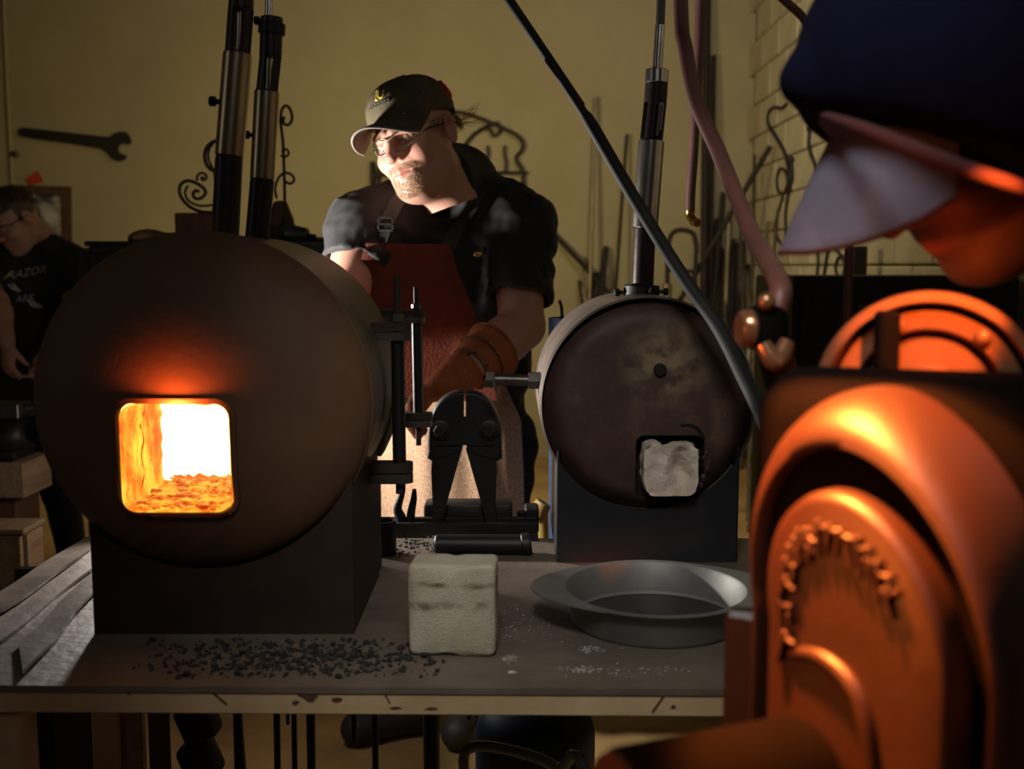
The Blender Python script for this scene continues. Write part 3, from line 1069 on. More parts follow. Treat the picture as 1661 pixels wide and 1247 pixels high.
MB().lathe([(0, 0.0034), (pr * .94, 0.0034), (pr * .95, 0.0036), (0, 0.0040)], Matrix.Translation((pcx, pcy, ZT)), 64).build('pan_floor', M['panfloor'], pan, 30, label='darker coated floor')

# dust, scale and crumbs on the table
rng = random.Random(21)
mb = MB()
for i in range(900):
    px = rng.gauss(480, 125)
    py = rng.gauss(1068, 19)
    if not (215 < px < 730 and 1036 < py < 1100):
        continue
    p = PZ(px, py, ZT)
    s = rng.uniform(0.0012, 0.0048) * (1.0 if rng.random() < .9 else 1.7)
    mb.ball((p.x, p.y, ZT + s * .35), s, 5, Euler((rng.uniform(-.6, .6), rng.uniform(-.6, .6), rng.uniform(0, 6))).to_matrix(), (1, .7, .45))
o = mb.build('forge_scale', M['coal'], None, 0)
tag(o, 'dark crumbs of scale strewn before the large forge stand', 'scale')
o['kind'] = 'stuff'
mb = MB()
for i in range(260):
    px, py = rng.gauss(690, 60), rng.gauss(885, 9)
    if not (615 < px < 790 and 868 < py < 905):
        continue
    p = PZ(px, py, ZT)
    s = rng.uniform(.001, .004)
    mb.ball((p.x, p.y, ZT + s * .35), s, 5, Euler((rng.uniform(-.6, .6), 0, rng.uniform(0, 6))).to_matrix(), (1, .7, .45))
o = mb.build('forge_scale', M['coal'], None, 0)
tag(o, 'brown scale grit on the table behind the firebrick', 'scale')
o['kind'] = 'stuff'
mb = MB()
for i in range(420):
    cx_, cy_, sx, sy = rng.choice(((960, 1053, 14, 3), (945, 1086, 16, 3), (1040, 1088, 45, 5), (827, 1068, 6, 3), (830, 1090, 3, 1), (838, 1010, 40, 14)))
    p = PZ(rng.gauss(cx_, sx), rng.gauss(cy_, sy), ZT)
    if p.y < 1.25:
        continue
    s = rng.uniform(.0003, .0011)
    mb.ball((p.x, p.y, ZT + s * .3), s, 4, None, (1.3, 1.3, .5))
o = mb.build('white_dust', M['dust'], None, 0)
tag(o, 'white dust specks on the table before the baking pan', 'dust')
o['kind'] = 'stuff'

# flat bars lying on the left of the table
def flat_bar(label, edgeL, edgeR, lift0, lift1, tilt):
    """edges given as pixel lines (far point, near point) on the table"""
    n = 18
    vs = []
    for i in range(n + 1):
        t_ = i / n
        for e, (a, b) in enumerate((edgeL, edgeR)):
            pa, pb = PZ(*a, ZT), PZ(*b, ZT)
            p = pa.lerp(pb, t_)
            wv = 0.004 * math.sin(t_ * 9 + e * 1.3 + lift0 * 300)
            p.z = ZT + 0.005 + lift0 * (1 - t_) + lift1 * t_ + (tilt * (1 if e else -1)) + abs(tilt) + 0.0015 * math.sin(t_ * 7 + e)
            p.x += wv * .5
            vs.append(p)
    nv = len(vs)
    vs += [Vector((p.x, p.y, p.z - 0.005)) for p in vs]
    fs = []
    for i in range(n):
        a, b, c_, d = 2 * i, 2 * i + 1, 2 * i + 3, 2 * i + 2
        fs.append((a, b, c_, d))
        fs.append((nv + d, nv + c_, nv + b, nv + a))
        fs.append((a, d, nv + d, nv + a))
        fs.append((b, nv + b, nv + c_, c_))
    fs += [(0, nv, nv + 1, 1), (2 * n, 2 * n + 1, nv + 2 * n + 1, nv + 2 * n)]
    o = mesh('flat_bar', vs, fs, M['bar'], None, 30)
    tag(o, label, 'metal bar', 'flat bars on the left of the table')


flat_bar('flat grey bar along the left edge of the table, outermost of three', ((146, 872), (-40, 988)), ((149, 898), (-40, 1028)), 0.001, 0.001, 0.0015)
flat_bar('flat pale bar beside the outermost one, second from the table edge', ((150, 900), (-40, 1054)), ((152, 925), (-40, 1078)), 0.001, 0.001, -0.002)
flat_bar('flat brown bar nearest the forge stand, dull and curved', ((153, 929), (30, 1050)), ((156, 962), (40, 1100)), 0.001, 0.001, 0.001)

# ================================================================== organic shapes: distance fields to one continuous mesh
def V3(p):
    return np.array([p[0], p[1], p[2]], dtype=np.float32)


def smin(a, b, k):
    h = np.clip(0.5 + 0.5 * (b - a) / k, 0, 1)
    return b * (1 - h) + a * h - k * h * (1 - h)


def smax(a, b, k):
    return -smin(-a, -b, k)


def cone(p, a, b, r1, r2):
    a, b = V3(a), V3(b)
    ba = b - a
    h = np.clip(((p - a) @ ba) / float(ba @ ba), 0, 1)
    d = np.sqrt(((p - a - h[:, None] * ba) ** 2).sum(1))
    return d - (r1 + (r2 - r1) * h)


def ell(p, c, r, m=None):
    q = p - V3(c)
    if m is not None:
        q = q @ np.array(m, dtype=np.float32)      # into the ellipsoid's own axes (columns of m)
    r = np.array(r, dtype=np.float32)
    k0 = np.sqrt(((q / r) ** 2).sum(1))
    k1 = np.sqrt(((q / (r * r)) ** 2).sum(1)) + 1e-9
    return k0 * (k0 - 1) / k1


def nets(fn, lo, hi, h):
    lo, hi = np.array(lo, dtype=np.float32), np.array(hi, dtype=np.float32)
    n = np.ceil((hi - lo) / h).astype(int) + 1
    ax = [lo[i] + h * np.arange(n[i], dtype=np.float32) for i in range(3)]
    vals = np.empty(n, dtype=np.float32)
    step = max(1, int(400000 // (n[1] * n[2])))
    for i in range(0, n[0], step):
        g = np.stack(np.meshgrid(ax[0][i:i + step], ax[1], ax[2], indexing='ij'), -1).reshape(-1, 3)
        vals[i:i + step] = fn(g).reshape(-1, n[1], n[2])
    s = vals < 0
    cnt = np.zeros(n - 1, dtype=np.int8)
    offs = [(a, b, c) for a in (0, 1) for b in (0, 1) for c in (0, 1)]
    for a, b, c in offs:
        cnt += s[a:n[0] - 1 + a, b:n[1] - 1 + b, c:n[2] - 1 + c]
    act = (cnt > 0) & (cnt < 8)
    idx = np.full(n - 1, -1, dtype=np.int64)
    cells = np.argwhere(act)
    idx[act] = np.arange(len(cells))
    acc = np.zeros((len(cells), 3))
    num = np.zeros(len(cells))
    for o in offs:
        for k in range(3):
            if o[k] == 0:
                e = list(o)
                e[k] = 1
                va = vals[cells[:, 0] + o[0], cells[:, 1] + o[1], cells[:, 2] + o[2]]
                vb = vals[cells[:, 0] + e[0], cells[:, 1] + e[1], cells[:, 2] + e[2]]
                cr = (va < 0) != (vb < 0)
                t_ = np.where(cr, va / np.where(cr, va - vb, 1), 0)
                pt = np.tile(np.array(o, dtype=float), (len(cells), 1))
                pt[:, k] += t_
                acc[cr] += pt[cr]
                num[cr] += 1
    verts = lo + h * (cells + acc / num[:, None])
    faces = []
    for k in range(3):
        a, b = [x for x in range(3) if x != k]
        s0 = np.take(s, range(0, n[k] - 1), k)
        s1 = np.take(s, range(1, n[k]), k)
        e = np.argwhere(s0 != s1)
        ok = (e[:, a] > 0) & (e[:, b] > 0) & (e[:, a] < n[a] - 1) & (e[:, b] < n[b] - 1)
        e = e[ok]
        ins = s0[e[:, 0], e[:, 1], e[:, 2]]
        q = []
        for da, db in ((-1, -1), (0, -1), (0, 0), (-1, 0)):
            c_ = e.copy()
            c_[:, a] += da
            c_[:, b] += db
            q.append(idx[c_[:, 0], c_[:, 1], c_[:, 2]])
        q = np.stack(q, 1)
        flip = ins if k != 1 else ~ins
        q[~flip] = q[~flip][:, ::-1]
        faces.append(q)
    return verts, np.concatenate(faces)


def nmesh(name, parts, m, parent=None, col=None, smooth=180, label=None):
    vs = np.concatenate([p[0] for p in parts])
    fs, off = [], 0
    for v, f in parts:
        fs.append(f + off)
        off += len(v)
    fs = np.concatenate(fs)
    me = bpy.data.meshes.new(name)
    me.vertices.add(len(vs))
    me.vertices.foreach_set('co', vs.astype(np.float32).ravel())
    me.loops.add(len(fs) * 4)
    me.loops.foreach_set('vertex_index', fs.astype(np.int32).ravel())
    me.polygons.add(len(fs))
    me.polygons.foreach_set('loop_start', np.arange(0, len(fs) * 4, 4, dtype=np.int32))
    me.update(calc_edges=True)
    me.validate()
    me.polygons.foreach_set('use_smooth', [True] * len(me.polygons))
    if smooth < 180:
        me.set_sharp_from_angle(angle=R(smooth))
    if col is not None:
        at = me.attributes.new('Col', 'FLOAT_COLOR', 'POINT')
        at.data.foreach_set('color', col.astype(np.float32).ravel())
    me.materials.append(m)
    o = link(name, me, parent)
    if label:
        o['label'] = label
    return o


# ---- the head, in its own axes: forward -Y, up +Z, the wearer's left +X; metres
def head_sd(p, wide=1.0, age=1.0):
    q = p.copy()
    q[:, 0] = q[:, 0] / wide
    ax = q.copy()
    ax[:, 0] = np.abs(ax[:, 0])
    d = ell(q, (0, 0.012, 0.035), (0.078, 0.097, 0.088))
    d = smin(d, ell(q, (0, -0.030, -0.035), (0.066, 0.062, 0.075)), 0.03)
    d = smin(d, ell(q, (0, -0.028, -0.082), (0.058, 0.055, 0.040)), 0.03)      # jaw
    d = smin(d, cone(ax, (0.048, -0.002, -0.07), (0.018, -0.072, -0.103), 0.022, 0.018), 0.02)   # jaw line
    d = smin(d, ell(q, (0, -0.080, -0.106), (0.022, 0.018, 0.017)), 0.018)     # chin
    d = smin(d, ell(q, (0, -0.03, -0.115), (0.045, 0.05, 0.03)), 0.03)          # under the chin
    d = smin(d, ell(ax, (0.040, -0.064, -0.034), (0.027, 0.024, 0.024)), 0.02)  # cheek
    d = smin(d, cone(ax, (0.010, -0.090, 0.019), (0.045, -0.074, 0.021), 0.0105, 0.009), 0.014)  # brow
    d = smax(d, -ell(ax, (0.031, -0.098, -0.001), (0.019, 0.019, 0.0125)), 0.012)               # eye socket
    d = smin(d, cone(q, (0, -0.090, 0.012), (0, -0.110, -0.028), 0.0085, 0.0115), 0.009)        # nose
    d = smin(d, ell(q, (0, -0.112, -0.032), (0.0125, 0.012, 0.0105)), 0.006)
    d = smin(d, ell(ax, (0.0135, -0.099, -0.034), (0.0085, 0.0125, 0.009)), 0.006)
    d = smax(d, -ell(ax, (0.007, -0.107, -0.0435), (0.0042, 0.006, 0.004)), 0.003)
    # mouth
    d = smin(d, ell(q, (0, -0.082, -0.066), (0.03, 0.018, 0.022)), 0.014)
    d = smin(d, cone(ax, (0.0, -0.0985, -0.0625), (0.021, -0.088, -0.0665), 0.0052, 0.003), 0.005)
    d = smin(d, cone(ax, (0.0, -0.0965, -0.0745), (0.019, -0.088, -0.070), 0.0062, 0.003), 0.005)
    d = smax(d, -cone(ax, (0.0, -0.1055, -0.0682), (0.024, -0.093, -0.0680), 0.0022, 0.0018), 0.002)
    d = smin(d, 0.002 + cone(ax, (0.020, -0.090, -0.036), (0.036, -0.076, -0.062), 0.004, 0.004), 0.012)   # cheek fold
    # eyelids: ring round each eye
    d = smin(d, cone(ax, (0.018, -0.0845, 0.003), (0.044, -0.076, 0.003), 0.0055, 0.0045), 0.005)
    d = smin(d, cone(ax, (0.020, -0.0825, -0.009), (0.042, -0.076, -0.0075), 0.005, 0.0045), 0.005)
    # ears
    e = ell(ax, (0.0815, 0.014, -0.008), (0.009, 0.020, 0.033))
    e = smax(e, -ell(ax, (0.0905, 0.010, -0.004), (0.007, 0.011, 0.020)), 0.004)
    d = smin(d, e, 0.006)
    return d


def head_color(p, base, lip=(0.50, 0.16, 0.12), flush=(0.62, 0.24, 0.17), beard=None, scalp=None):
    n = len(p)
    c = np.tile(np.array(base, dtype=np.float32), (n, 1))
    ax = np.abs(p[:, 0])
    y, z = p[:, 1], p[:, 2]

    def mix(wt, col):
        c[:] = c * (1 - wt[:, None]) + np.array(col, dtype=np.float32) * wt[:, None]

    mix(0.55 * np.exp(-(((ax - 0.038) / 0.022) ** 2 + ((z + 0.035) / 0.02) ** 2)) * (y < -0.04), flush)
    mix(0.6 * np.exp(-((ax / 0.016) ** 2 + ((z + 0.033) / 0.016) ** 2)) * (y < -0.095), flush)
    mix(0.5 * (ax > 0.078), flush)
    mix(np.clip(1.3 * np.exp(-((ax / 0.021) ** 2 + ((z + 0.0685) / 0.0085) ** 2)) * (y < -0.085), 0, 1), lip)
    if beard is not None:
        g = np.exp(-((ax / 0.036) ** 4 + ((z + 0.098) / 0.026) ** 4)) * (y < -0.035)
        g = np.maximum(g, np.exp(-((ax / 0.030) ** 4 + ((z + 0.0535) / 0.007) ** 4)) * (y < -0.08))
        mix(0.6 * g * (1 - np.exp(-((ax / 0.021) ** 2 + ((z + 0.0685) / 0.006) ** 2))), beard)
    if scalp is not None:
        g = ((z > 0.05) | ((z > -0.01) & (y > -0.02))) & ((y > -0.075) | (z > 0.075)) & (ax < 0.0795 + 0.02 * (z > 0.03))
        mix(0.9 * g, scalp)
    return np.concatenate([c, np.ones((n, 1), dtype=np.float32)], 1)


def hand_sd(p, wrist, d, nrm, side, curl=0.5, s=1.0, thick=0.0):
    """palm, four bent fingers and a thumb; d points to the knuckles, nrm out of the back of the hand, side towards the thumb"""
    d, nrm = Vector(d).normalized(), Vector(nrm).normalized()
    side = (Vector(side) - d * Vector(side).dot(d)).normalized()
    nrm = d.cross(side) if d.cross(side).dot(nrm) > 0 else side.cross(d)
    W = Vector(wrist)
    m = Matrix((side, d, nrm)).transposed()
    r = ell(p, W + d * 0.05 * s, ((0.040 + thick) * s, 0.055 * s, (0.017 + thick) * s), m)
    for k, (o, L) in enumerate(((0.030, 0.078), (0.010, 0.088), (-0.010, 0.081), (-0.029, 0.064))):
        b = W + d * (0.088 - abs(o) * .15) * s + side * o * s
        a, q, ln = 0.0, b, [0.45, 0.32, 0.23]
        for j in range(3):
            a += curl * (0.75 if j == 0 else 1.0)
            v = d * math.cos(a) - nrm * math.sin(a)
            e = q + v * L * ln[j] * s
            rad = (0.0095 + thick * .8 - 0.0012 * j) * s
            f = cone(p, q, e, rad, rad - 0.001 * s)
            r = smin(r, f, 0.006 * s if j == 0 else 0.003 * s)
            q = e
    b = W + d * 0.022 * s + side * 0.030 * s
    e1 = b + (d * 0.65 + side * 0.62 - nrm * 0.3).normalized() * 0.038 * s
    e2 = e1 + (d * 0.85 + side * 0.15 - nrm * 0.55 * (0.4 + curl)).normalized() * 0.034 * s
    r = smin(r, cone(p, b, e1, (0.0135 + thick) * s, (0.011 + thick) * s), 0.010 * s)
    r = smin(r, cone(p, e1, e2, (0.011 + thick) * s, (0.009 + thick) * s), 0.004 * s)
    return r


def torso_axes(J):
    r = (J['shL'] - J['shR']).normalized()
    u = (J['neck'] - J['pelvis']).normalized()
    fwd = r.cross(u).normalized()
    u = fwd.cross(r).normalized()
    # columns: right, depth, up
    return Matrix((r, fwd, u)).transposed()


def torso_sd(p, J, s=1.0, grow=0.0, fat=1.0):
    m = torso_axes(J)
    ch = J['chest']
    be = J['pelvis'].lerp(ch, 0.5)
    d = ell(p, ch, (0.175 * s + grow, 0.125 * s * fat + grow, 0.20 * s + grow), m)
    d = smin(d, ell(p, be, (0.170 * s * fat + grow, 0.135 * s * fat + grow, 0.19 * s + grow), m), 0.08)
    d = smin(d, ell(p, J['pelvis'], (0.175 * s + grow, 0.130 * s + grow, 0.14 * s + grow), m), 0.07)
    for k in ('shL', 'shR'):
        d = smin(d, cone(p, J['neck'].lerp(J[k], 0.15), J[k], 0.062 * s + grow, 0.068 * s + grow), 0.07)
        d = smin(d, cone(p, ch.lerp(J[k], .35), J[k], 0.09 * s + grow, 0.062 * s + grow), 0.06)
    return d


def arm_sd(p, J, k, s=1.0, grow=0.0):
    d = cone(p, J['sh' + k], J['el' + k], 0.060 * s + grow, 0.047 * s + grow)
    mid = J['el' + k].lerp(J['wr' + k], 0.3)
    d = smin(d, cone(p, J['el' + k], mid, 0.047 * s + grow, 0.048 * s + grow), 0.02)
    return smin(d, cone(p, mid, J['wr' + k], 0.048 * s + grow, 0.029 * s + grow), 0.02)


def leg_sd(p, J, k, s=1.0, grow=0.0):
    d = cone(p, J['hip' + k], J['kn' + k], 0.092 * s + grow, 0.062 * s + grow)
    return smin(d, cone(p, J['kn' + k], J['an' + k], 0.060 * s + grow, 0.042 * s + grow), 0.03)


def bounds(pts, pad):
    a = np.array([[*p] for p in pts])
    return a.min(0) - pad, a.max(0) + pad


def wrinkle(p, amp, seeds):
    w_ = np.zeros(len(p), dtype=np.float32)
    for (dx, dy, dz, f, ph) in seeds:
        u = p[:, 0] * dx + p[:, 1] * dy + p[:, 2] * dz
        v = p[:, 0] * dz - p[:, 2] * dx
        w_ += np.sin(u * f + ph + 1.5 * np.sin(v * f * .35 + ph * 2)) * (0.5 + 0.5 * np.sin(v * f * .22 + ph))
    return w_ * amp


SEEDS = [(.7, .2, .7, 75, 0.3), (-.6, .3, .75, 62, 1.7), (.2, .5, .8, 95, 4.0), (.9, 0, .3, 52, 2.2)]


def head_mat(c, yaw, pitch, roll, s):
    m = Matrix.Rotation(R(yaw), 3, 'Z') @ Matrix.Rotation(R(pitch), 3, 'X') @ Matrix.Rotation(R(roll), 3, 'Y')
    m4 = m.to_4x4()
    m4.translation = c
    return m4 @ Matrix.Scale(s, 4)


def to_local(p, m4, s):
    i = np.array(m4.inverted(), dtype=np.float32)
    return p @ i[:3, :3].T + i[:3, 3]


def xf(m4, v):
    a = np.array(m4)
    return v @ a[:3, :3].T + a[:3, 3]


def body_mesh(root, J, HM, hs, s, base, hres, bres, hands, wide=1.0, beard=None, scalp=None, legs=True, fat=1.0):
    hv, hf = nets(lambda p: smin(head_sd(p, wide), cone(p, (0, 0.025, -0.06), (0, 0.055, -0.16), 0.058, 0.06), 0.03),
                  (-0.11 * wide, -0.14, -0.17), (0.11 * wide, 0.13, 0.14), hres)
    hc = head_color(hv / np.array([wide, 1, 1]), base, beard=beard, scalp=scalp)
    hw_ = xf(HM, hv)
    nk = HM @ Vector((0, 0.03, -0.075))

    def fn(p):
        d = torso_sd(p, J, s, -0.004, fat)
        d = smin(d, cone(p, J['neck'], nk, 0.066 * s, 0.054 * s), 0.03)
        for k in 'LR':
            d = smin(d, arm_sd(p, J, k, s), 0.03)
            if legs:
                d = smin(d, leg_sd(p, J, k, s, -0.006), 0.03)
        for h in hands:
            d = smin(d, hand_sd(p, *h), 0.012)
        return d
    pts = [J[k] for k in J if legs or k[:2] not in ('kn', 'an')]
    lo, hi = bounds(pts, 0.22)
    lo[2] = max(lo[2], 0.002)
    bv, bf = nets(fn, lo, hi, bres)
    bc = np.tile(np.array([*base, 1], dtype=np.float32), (len(bv), 1))
    col = np.concatenate([hc, bc])
    return nmesh('body', [(hw_, hf), (bv, bf)], M['skin'], root, col)


def shirt_sd(p, J, s, frac, fat=1.0, wr_amp=0.0022, nk=None, grow=0.010, hem=None):
    d = torso_sd(p, J, s, grow, fat)
    for k in 'LR':
        fr = frac[k] if isinstance(frac, dict) else frac
        sh, el = J['sh' + k], J['el' + k]
        end = sh.lerp(el, fr)
        ax = (el - sh).normalized()
        a = cone(p, sh, end + ax * .02, 0.072 * s + grow * .5, 0.066 * s + grow)
        cut = (p - V3(end)) @ V3(ax)
        a = smax(a, cut, 0.006)
        hole = cone(p, sh.lerp(el, .3), el, 0.060 * s + grow * .2, 0.058 * s + grow * .7)
        a = smax(a, -np.maximum(hole, -(cut + 0.045)), 0.004)
        d = smin(d, a, 0.03)
    d = d + wrinkle(p, wr_amp, SEEDS)
    if hem is not None:
        d = smax(d, hem - p[:, 2], 0.004)
    return d

# ================================================================== the smith at the bolt cutter
KY = 1.14

def K(x, y, Y):
    return P(x, y, Y * KY)


J = dict(pelvis=K(735, 705, 2.46), chest=K(728, 465, 2.34), neck=K(738, 297, 2.26),
         shL=K(838, 370, 2.26), shR=K(596, 376, 2.20), elL=K(846, 530, 2.17), wrL=K(752, 606, 2.05),
         elR=K(552, 500, 2.10), wrR=K(455, 520, 2.00), hipL=K(805, 720, 2.47), hipR=K(672, 720, 2.46))
floorL, floorR = PZ(770, 1178, 0.0), PZ(660, 1185, 0.0)
J['anL'], J['anR'] = floorL + Vector((0, 0.02, 0.09)), floorR + Vector((0.02, 0.0, 0.09))
J['knL'] = J['hipL'].lerp(J['anL'], .5) + Vector((0.02, -0.05, 0))
J['knR'] = J['hipR'].lerp(J['anR'], .5) + Vector((-0.02, -0.05, 0))
HS = 0.98
HM = head_mat(K(674, 224, 2.12), -30, 12, -15, HS)
smith = thing('person', 'bearded person in olive cap and clear glasses bending in an apron and gauntlet', 'person', (J['pelvis'].x, 2.55, 0))
gd = (K(660, 655, 2.05) - J['wrL']).normalized()
hands = [(J['wrL'] + gd * .0, gd, (0.1, -0.6, 0.8), (0, .9, -0.3), 0.6, 1.0),
         (J['wrR'], (-0.6, -0.3, -0.5), (-0.5, -.6, .6), (.4, -.7, 0), 0.6, 1.0)]
SKIN = (0.58, 0.30, 0.215)
body_mesh(smith, J, HM, HS, 1.08, SKIN, 0.0024, 0.009, hands, wide=1.06, beard=(0.46, 0.30, 0.20), fat=1.08)
# shirt
nk_a = J['neck'] + (HM @ Vector((0, 0.03, -0.08)) - J['neck']) * -0.1
nk_b = HM @ Vector((0, -0.025, -0.105))


def fshirt(p):
    d = shirt_sd(p, J, 1.08, {'L': 0.72, 'R': 0.48}, 1.08, 0.0034, None, 0.010, J['pelvis'].z - 0.12)
    d = d + wrinkle(p, 0.0011, [(.5, .3, .8, 190, .4), (-.7, .2, .6, 150, 2.), (.9, .1, -.4, 230, 1.2)])
    col = cone(p, J['neck'], J['neck'].lerp(nk_b, .62), 0.092, 0.084)
    cut = (p - V3(J['neck'].lerp(nk_b, .62))) @ V3((nk_b - J['neck']).normalized())
    d = smin(d, smax(col, cut, 0.004), 0.03)
    return d


lo, hi = bounds([J[k] for k in ('pelvis', 'neck', 'shL', 'shR', 'elL', 'elR')], 0.20)
v, f = nets(fshirt, lo, hi, 0.0065)
shirt = nmesh('shirt', [(v, f)], M['shirt'], smith)
# jeans and boots
def fjeans(p):
    d = torso_sd(p, J, 1.08, 0.006, 1.02)
    d = smax(d, p[:, 2] - (J['pelvis'].z + 0.05), 0.01)
    for k in 'LR':
        d = smin(d, leg_sd(p, J, k, 1.08, 0.012), 0.03)
    d = d + wrinkle(p, 0.0022, SEEDS)
    return np.maximum(d, 0.075 - p[:, 2])


lo, hi = bounds([J[k] for k in ('pelvis', 'hipL', 'hipR', 'anL', 'anR', 'knL', 'knR')], 0.22)
lo[2] = 0.02
v, f = nets(fjeans, lo, hi, 0.011)
nmesh('jeans', [(v, f)], M['jeans'], smith)
for k, dr in (('L', (-0.25, -1, 0)), ('R', (-0.85, -0.5, 0))):
    a = J['an' + k]
    dr = Vector(dr).normalized()

    def fb(p):
        d = cone(p, a + Vector((0, 0, 0.06)), a + Vector((0, 0, -0.03)), 0.058, 0.056)
        d = smin(d, cone(p, a + Vector((0, 0, -0.045)) - dr * .03, a + dr * 0.17 + Vector((0, 0, -0.045)), 0.045, 0.046), 0.04)
        return np.maximum(d, 0.003 - p[:, 2])
    lo, hi = bounds([a, a + dr * .2], 0.11)
    lo[2] = -0.01
    v, f = nets(fb, lo, hi, 0.008)
    bt = nmesh('boot', [(v, f)], M['boot'], smith)
# gauntlet on the left hand, and the hidden right one
def glove(W, E, gd, nrm, side, curl, nm):
    ax = (E - W).normalized()

    def fg(p):
        d = hand_sd(p, W, gd, nrm, side, curl, 1.12, 0.006)
        c = cone(p, W + gd * .03, W + ax * 0.10, 0.040, 0.066)
        c = c + 0.0016 * np.sin(((p - V3(W)) @ V3(ax)) * 95 + ((p - V3(W)) @ V3(Vector(side))) * 40) * (c > -0.02)
        d = smin(d, c, 0.02)
        cut = (p - V3(W + ax * 0.105)) @ V3(ax)
        d = np.maximum(d, cut)
        return smax(d, -np.maximum(cone(p, W + ax * .03, W + ax * .16, 0.04, 0.066), 0.02 - ((p - V3(W)) @ V3(ax))), 0.003)
    lo, hi = bounds([W, W + ax * .1, W + gd * .2], 0.10)
    v, f = nets(fg, lo, hi, 0.004)
    o = nmesh(nm, [(v, f)], M['glove'], smith, smooth=60, label='orange brown leather gauntlet')
    # seam piping round the cuff
    side = Vector(side)
    x = ax.orthogonal().normalized()
    y = ax.cross(x)
    for k, rr in ((0.020, 0.0505), (0.060, 0.0605)):
        MB().tube([W + ax * k + (x * math.cos(t_) + y * math.sin(t_)) * rr for t_ in [2 * PI * i / 24 for i in range(25)]], 0.0016, 5, 1).build('seam', M['rodbrown'], o, 60)
    rim = W + ax * 0.105
    MB().tube([rim + (x * math.cos(t_) + y * math.sin(t_)) * 0.0672 for t_ in [2 * PI * i / 30 for i in range(31)]], 0.0026, 6, 1).build('cuff_edge', M['glove'], o, 60)
    return o


glove(J['wrL'], J['elL'], gd, (0.1, -0.6, 0.8), (0, .9, -0.3), 0.6, 'glove')
glove(J['wrR'], J['elR'], Vector((-0.6, -0.3, -0.5)).normalized(), (-0.5, -.6, .6), (.4, -.7, 0), 0.6, 'glove')


# apron: a sheet laid on the front of the shirt and hanging free below the belly
def front_y(x, z):
    n = len(x)
    y = np.full(n, 2.0, dtype=np.float32)
    for _ in range(60):
        p = np.stack([x, y, z], 1).astype(np.float32)
        d = torso_sd(p, J, 1.08, 0.014, 1.08)
        y += np.clip(d, -0.02, 0.05) * 0.8
        y = np.minimum(y, 3.05)
    return y


def sheet(name, rows, m, nu, nv, off, th, lift=None, parent=smith, label=None, yref=2.2 * KY):
    Z, A, B = [], [], []
    for y_, xl, xr in rows:
        a, b = P(xl, y_, yref), P(xr, y_, yref)
        Z.append(a.z)
        A.append(a.x)
        B.append(b.x)
    Z, A, B = np.array(Z)[::-1], np.array(A)[::-1], np.array(B)[::-1]
    zz = np.linspace(Z[-1], Z[0], nv)
    X = np.stack([np.interp(z, Z, A) + (np.interp(z, Z, B) - np.interp(z, Z, A)) * np.linspace(0, 1, nu) for z in zz])
    ZZ = np.repeat(zz[:, None], nu, 1)
    Y = front_y(X.ravel().astype(np.float32), ZZ.ravel().astype(np.float32)).reshape(nv, nu)
    # hang: never follow the body back inwards below its most forward point
    for i in range(1, nv):
        Y[i] = np.minimum(Y[i], Y[i - 1] + 0.0012)
    Y = np.minimum(Y, np.min(Y, axis=1, keepdims=True) + 0.10)
    for _ in range(4):
        Y[1:-1] = (Y[:-2] + Y[1:-1] * 2 + Y[2:]) / 4
        Y[:, 1:-1] = (Y[:, :-2] + Y[:, 1:-1] * 2 + Y[:, 2:]) / 4
    Y = Y - off + (lift(X, ZZ) if lift else 0)
    vs = [Vector((X[i, j], Y[i, j], ZZ[i, j])) for i in range(nv) for j in range(nu)]
    n = len(vs)
    vs += [p + Vector((0, th, 0)) for p in vs]
    fs = [tuple(reversed(q)) for q in grid_faces(nv, nu)]
    fs = fs + [tuple(i + n for i in reversed(q)) for q in fs]
    for i in range(nv - 1):
        for j in (0, nu - 1):
            a, b = i * nu + j, (i + 1) * nu + j
            fs.append((a, b, n + b, n + a) if j == 0 else (b, a, n + a, n + b))
    for j in range(nu - 1):
        for i in (0, nv - 1):
            a, b = i * nu + j, i * nu + j + 1
            fs.append((b, a, n + a, n + b) if i == 0 else (a, b, n + b, n + a))
    return mesh(name, vs, fs, m, parent, 60, label), (X, Y, ZZ)


fold = lambda X, Z: 0.006 * np.sin(X * 42 + 0.6) * np.clip((1.2 - Z) * 3, 0, 1) + 0.003 * np.sin(X * 90 + Z * 6)
apr, _ = sheet('apron', [(590, 572, 800), (620, 575, 815), (690, 580, 846), (780, 585, 850), (900, 590, 852), (985, 592, 852)], M['leather'], 44, 50, 0.010, 0.003, fold,
               label='pale suede apron skirt')
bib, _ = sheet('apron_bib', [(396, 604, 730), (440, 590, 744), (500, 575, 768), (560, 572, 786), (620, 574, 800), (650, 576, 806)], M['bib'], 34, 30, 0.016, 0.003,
               label='leather bib with shade and firelight in its colour')
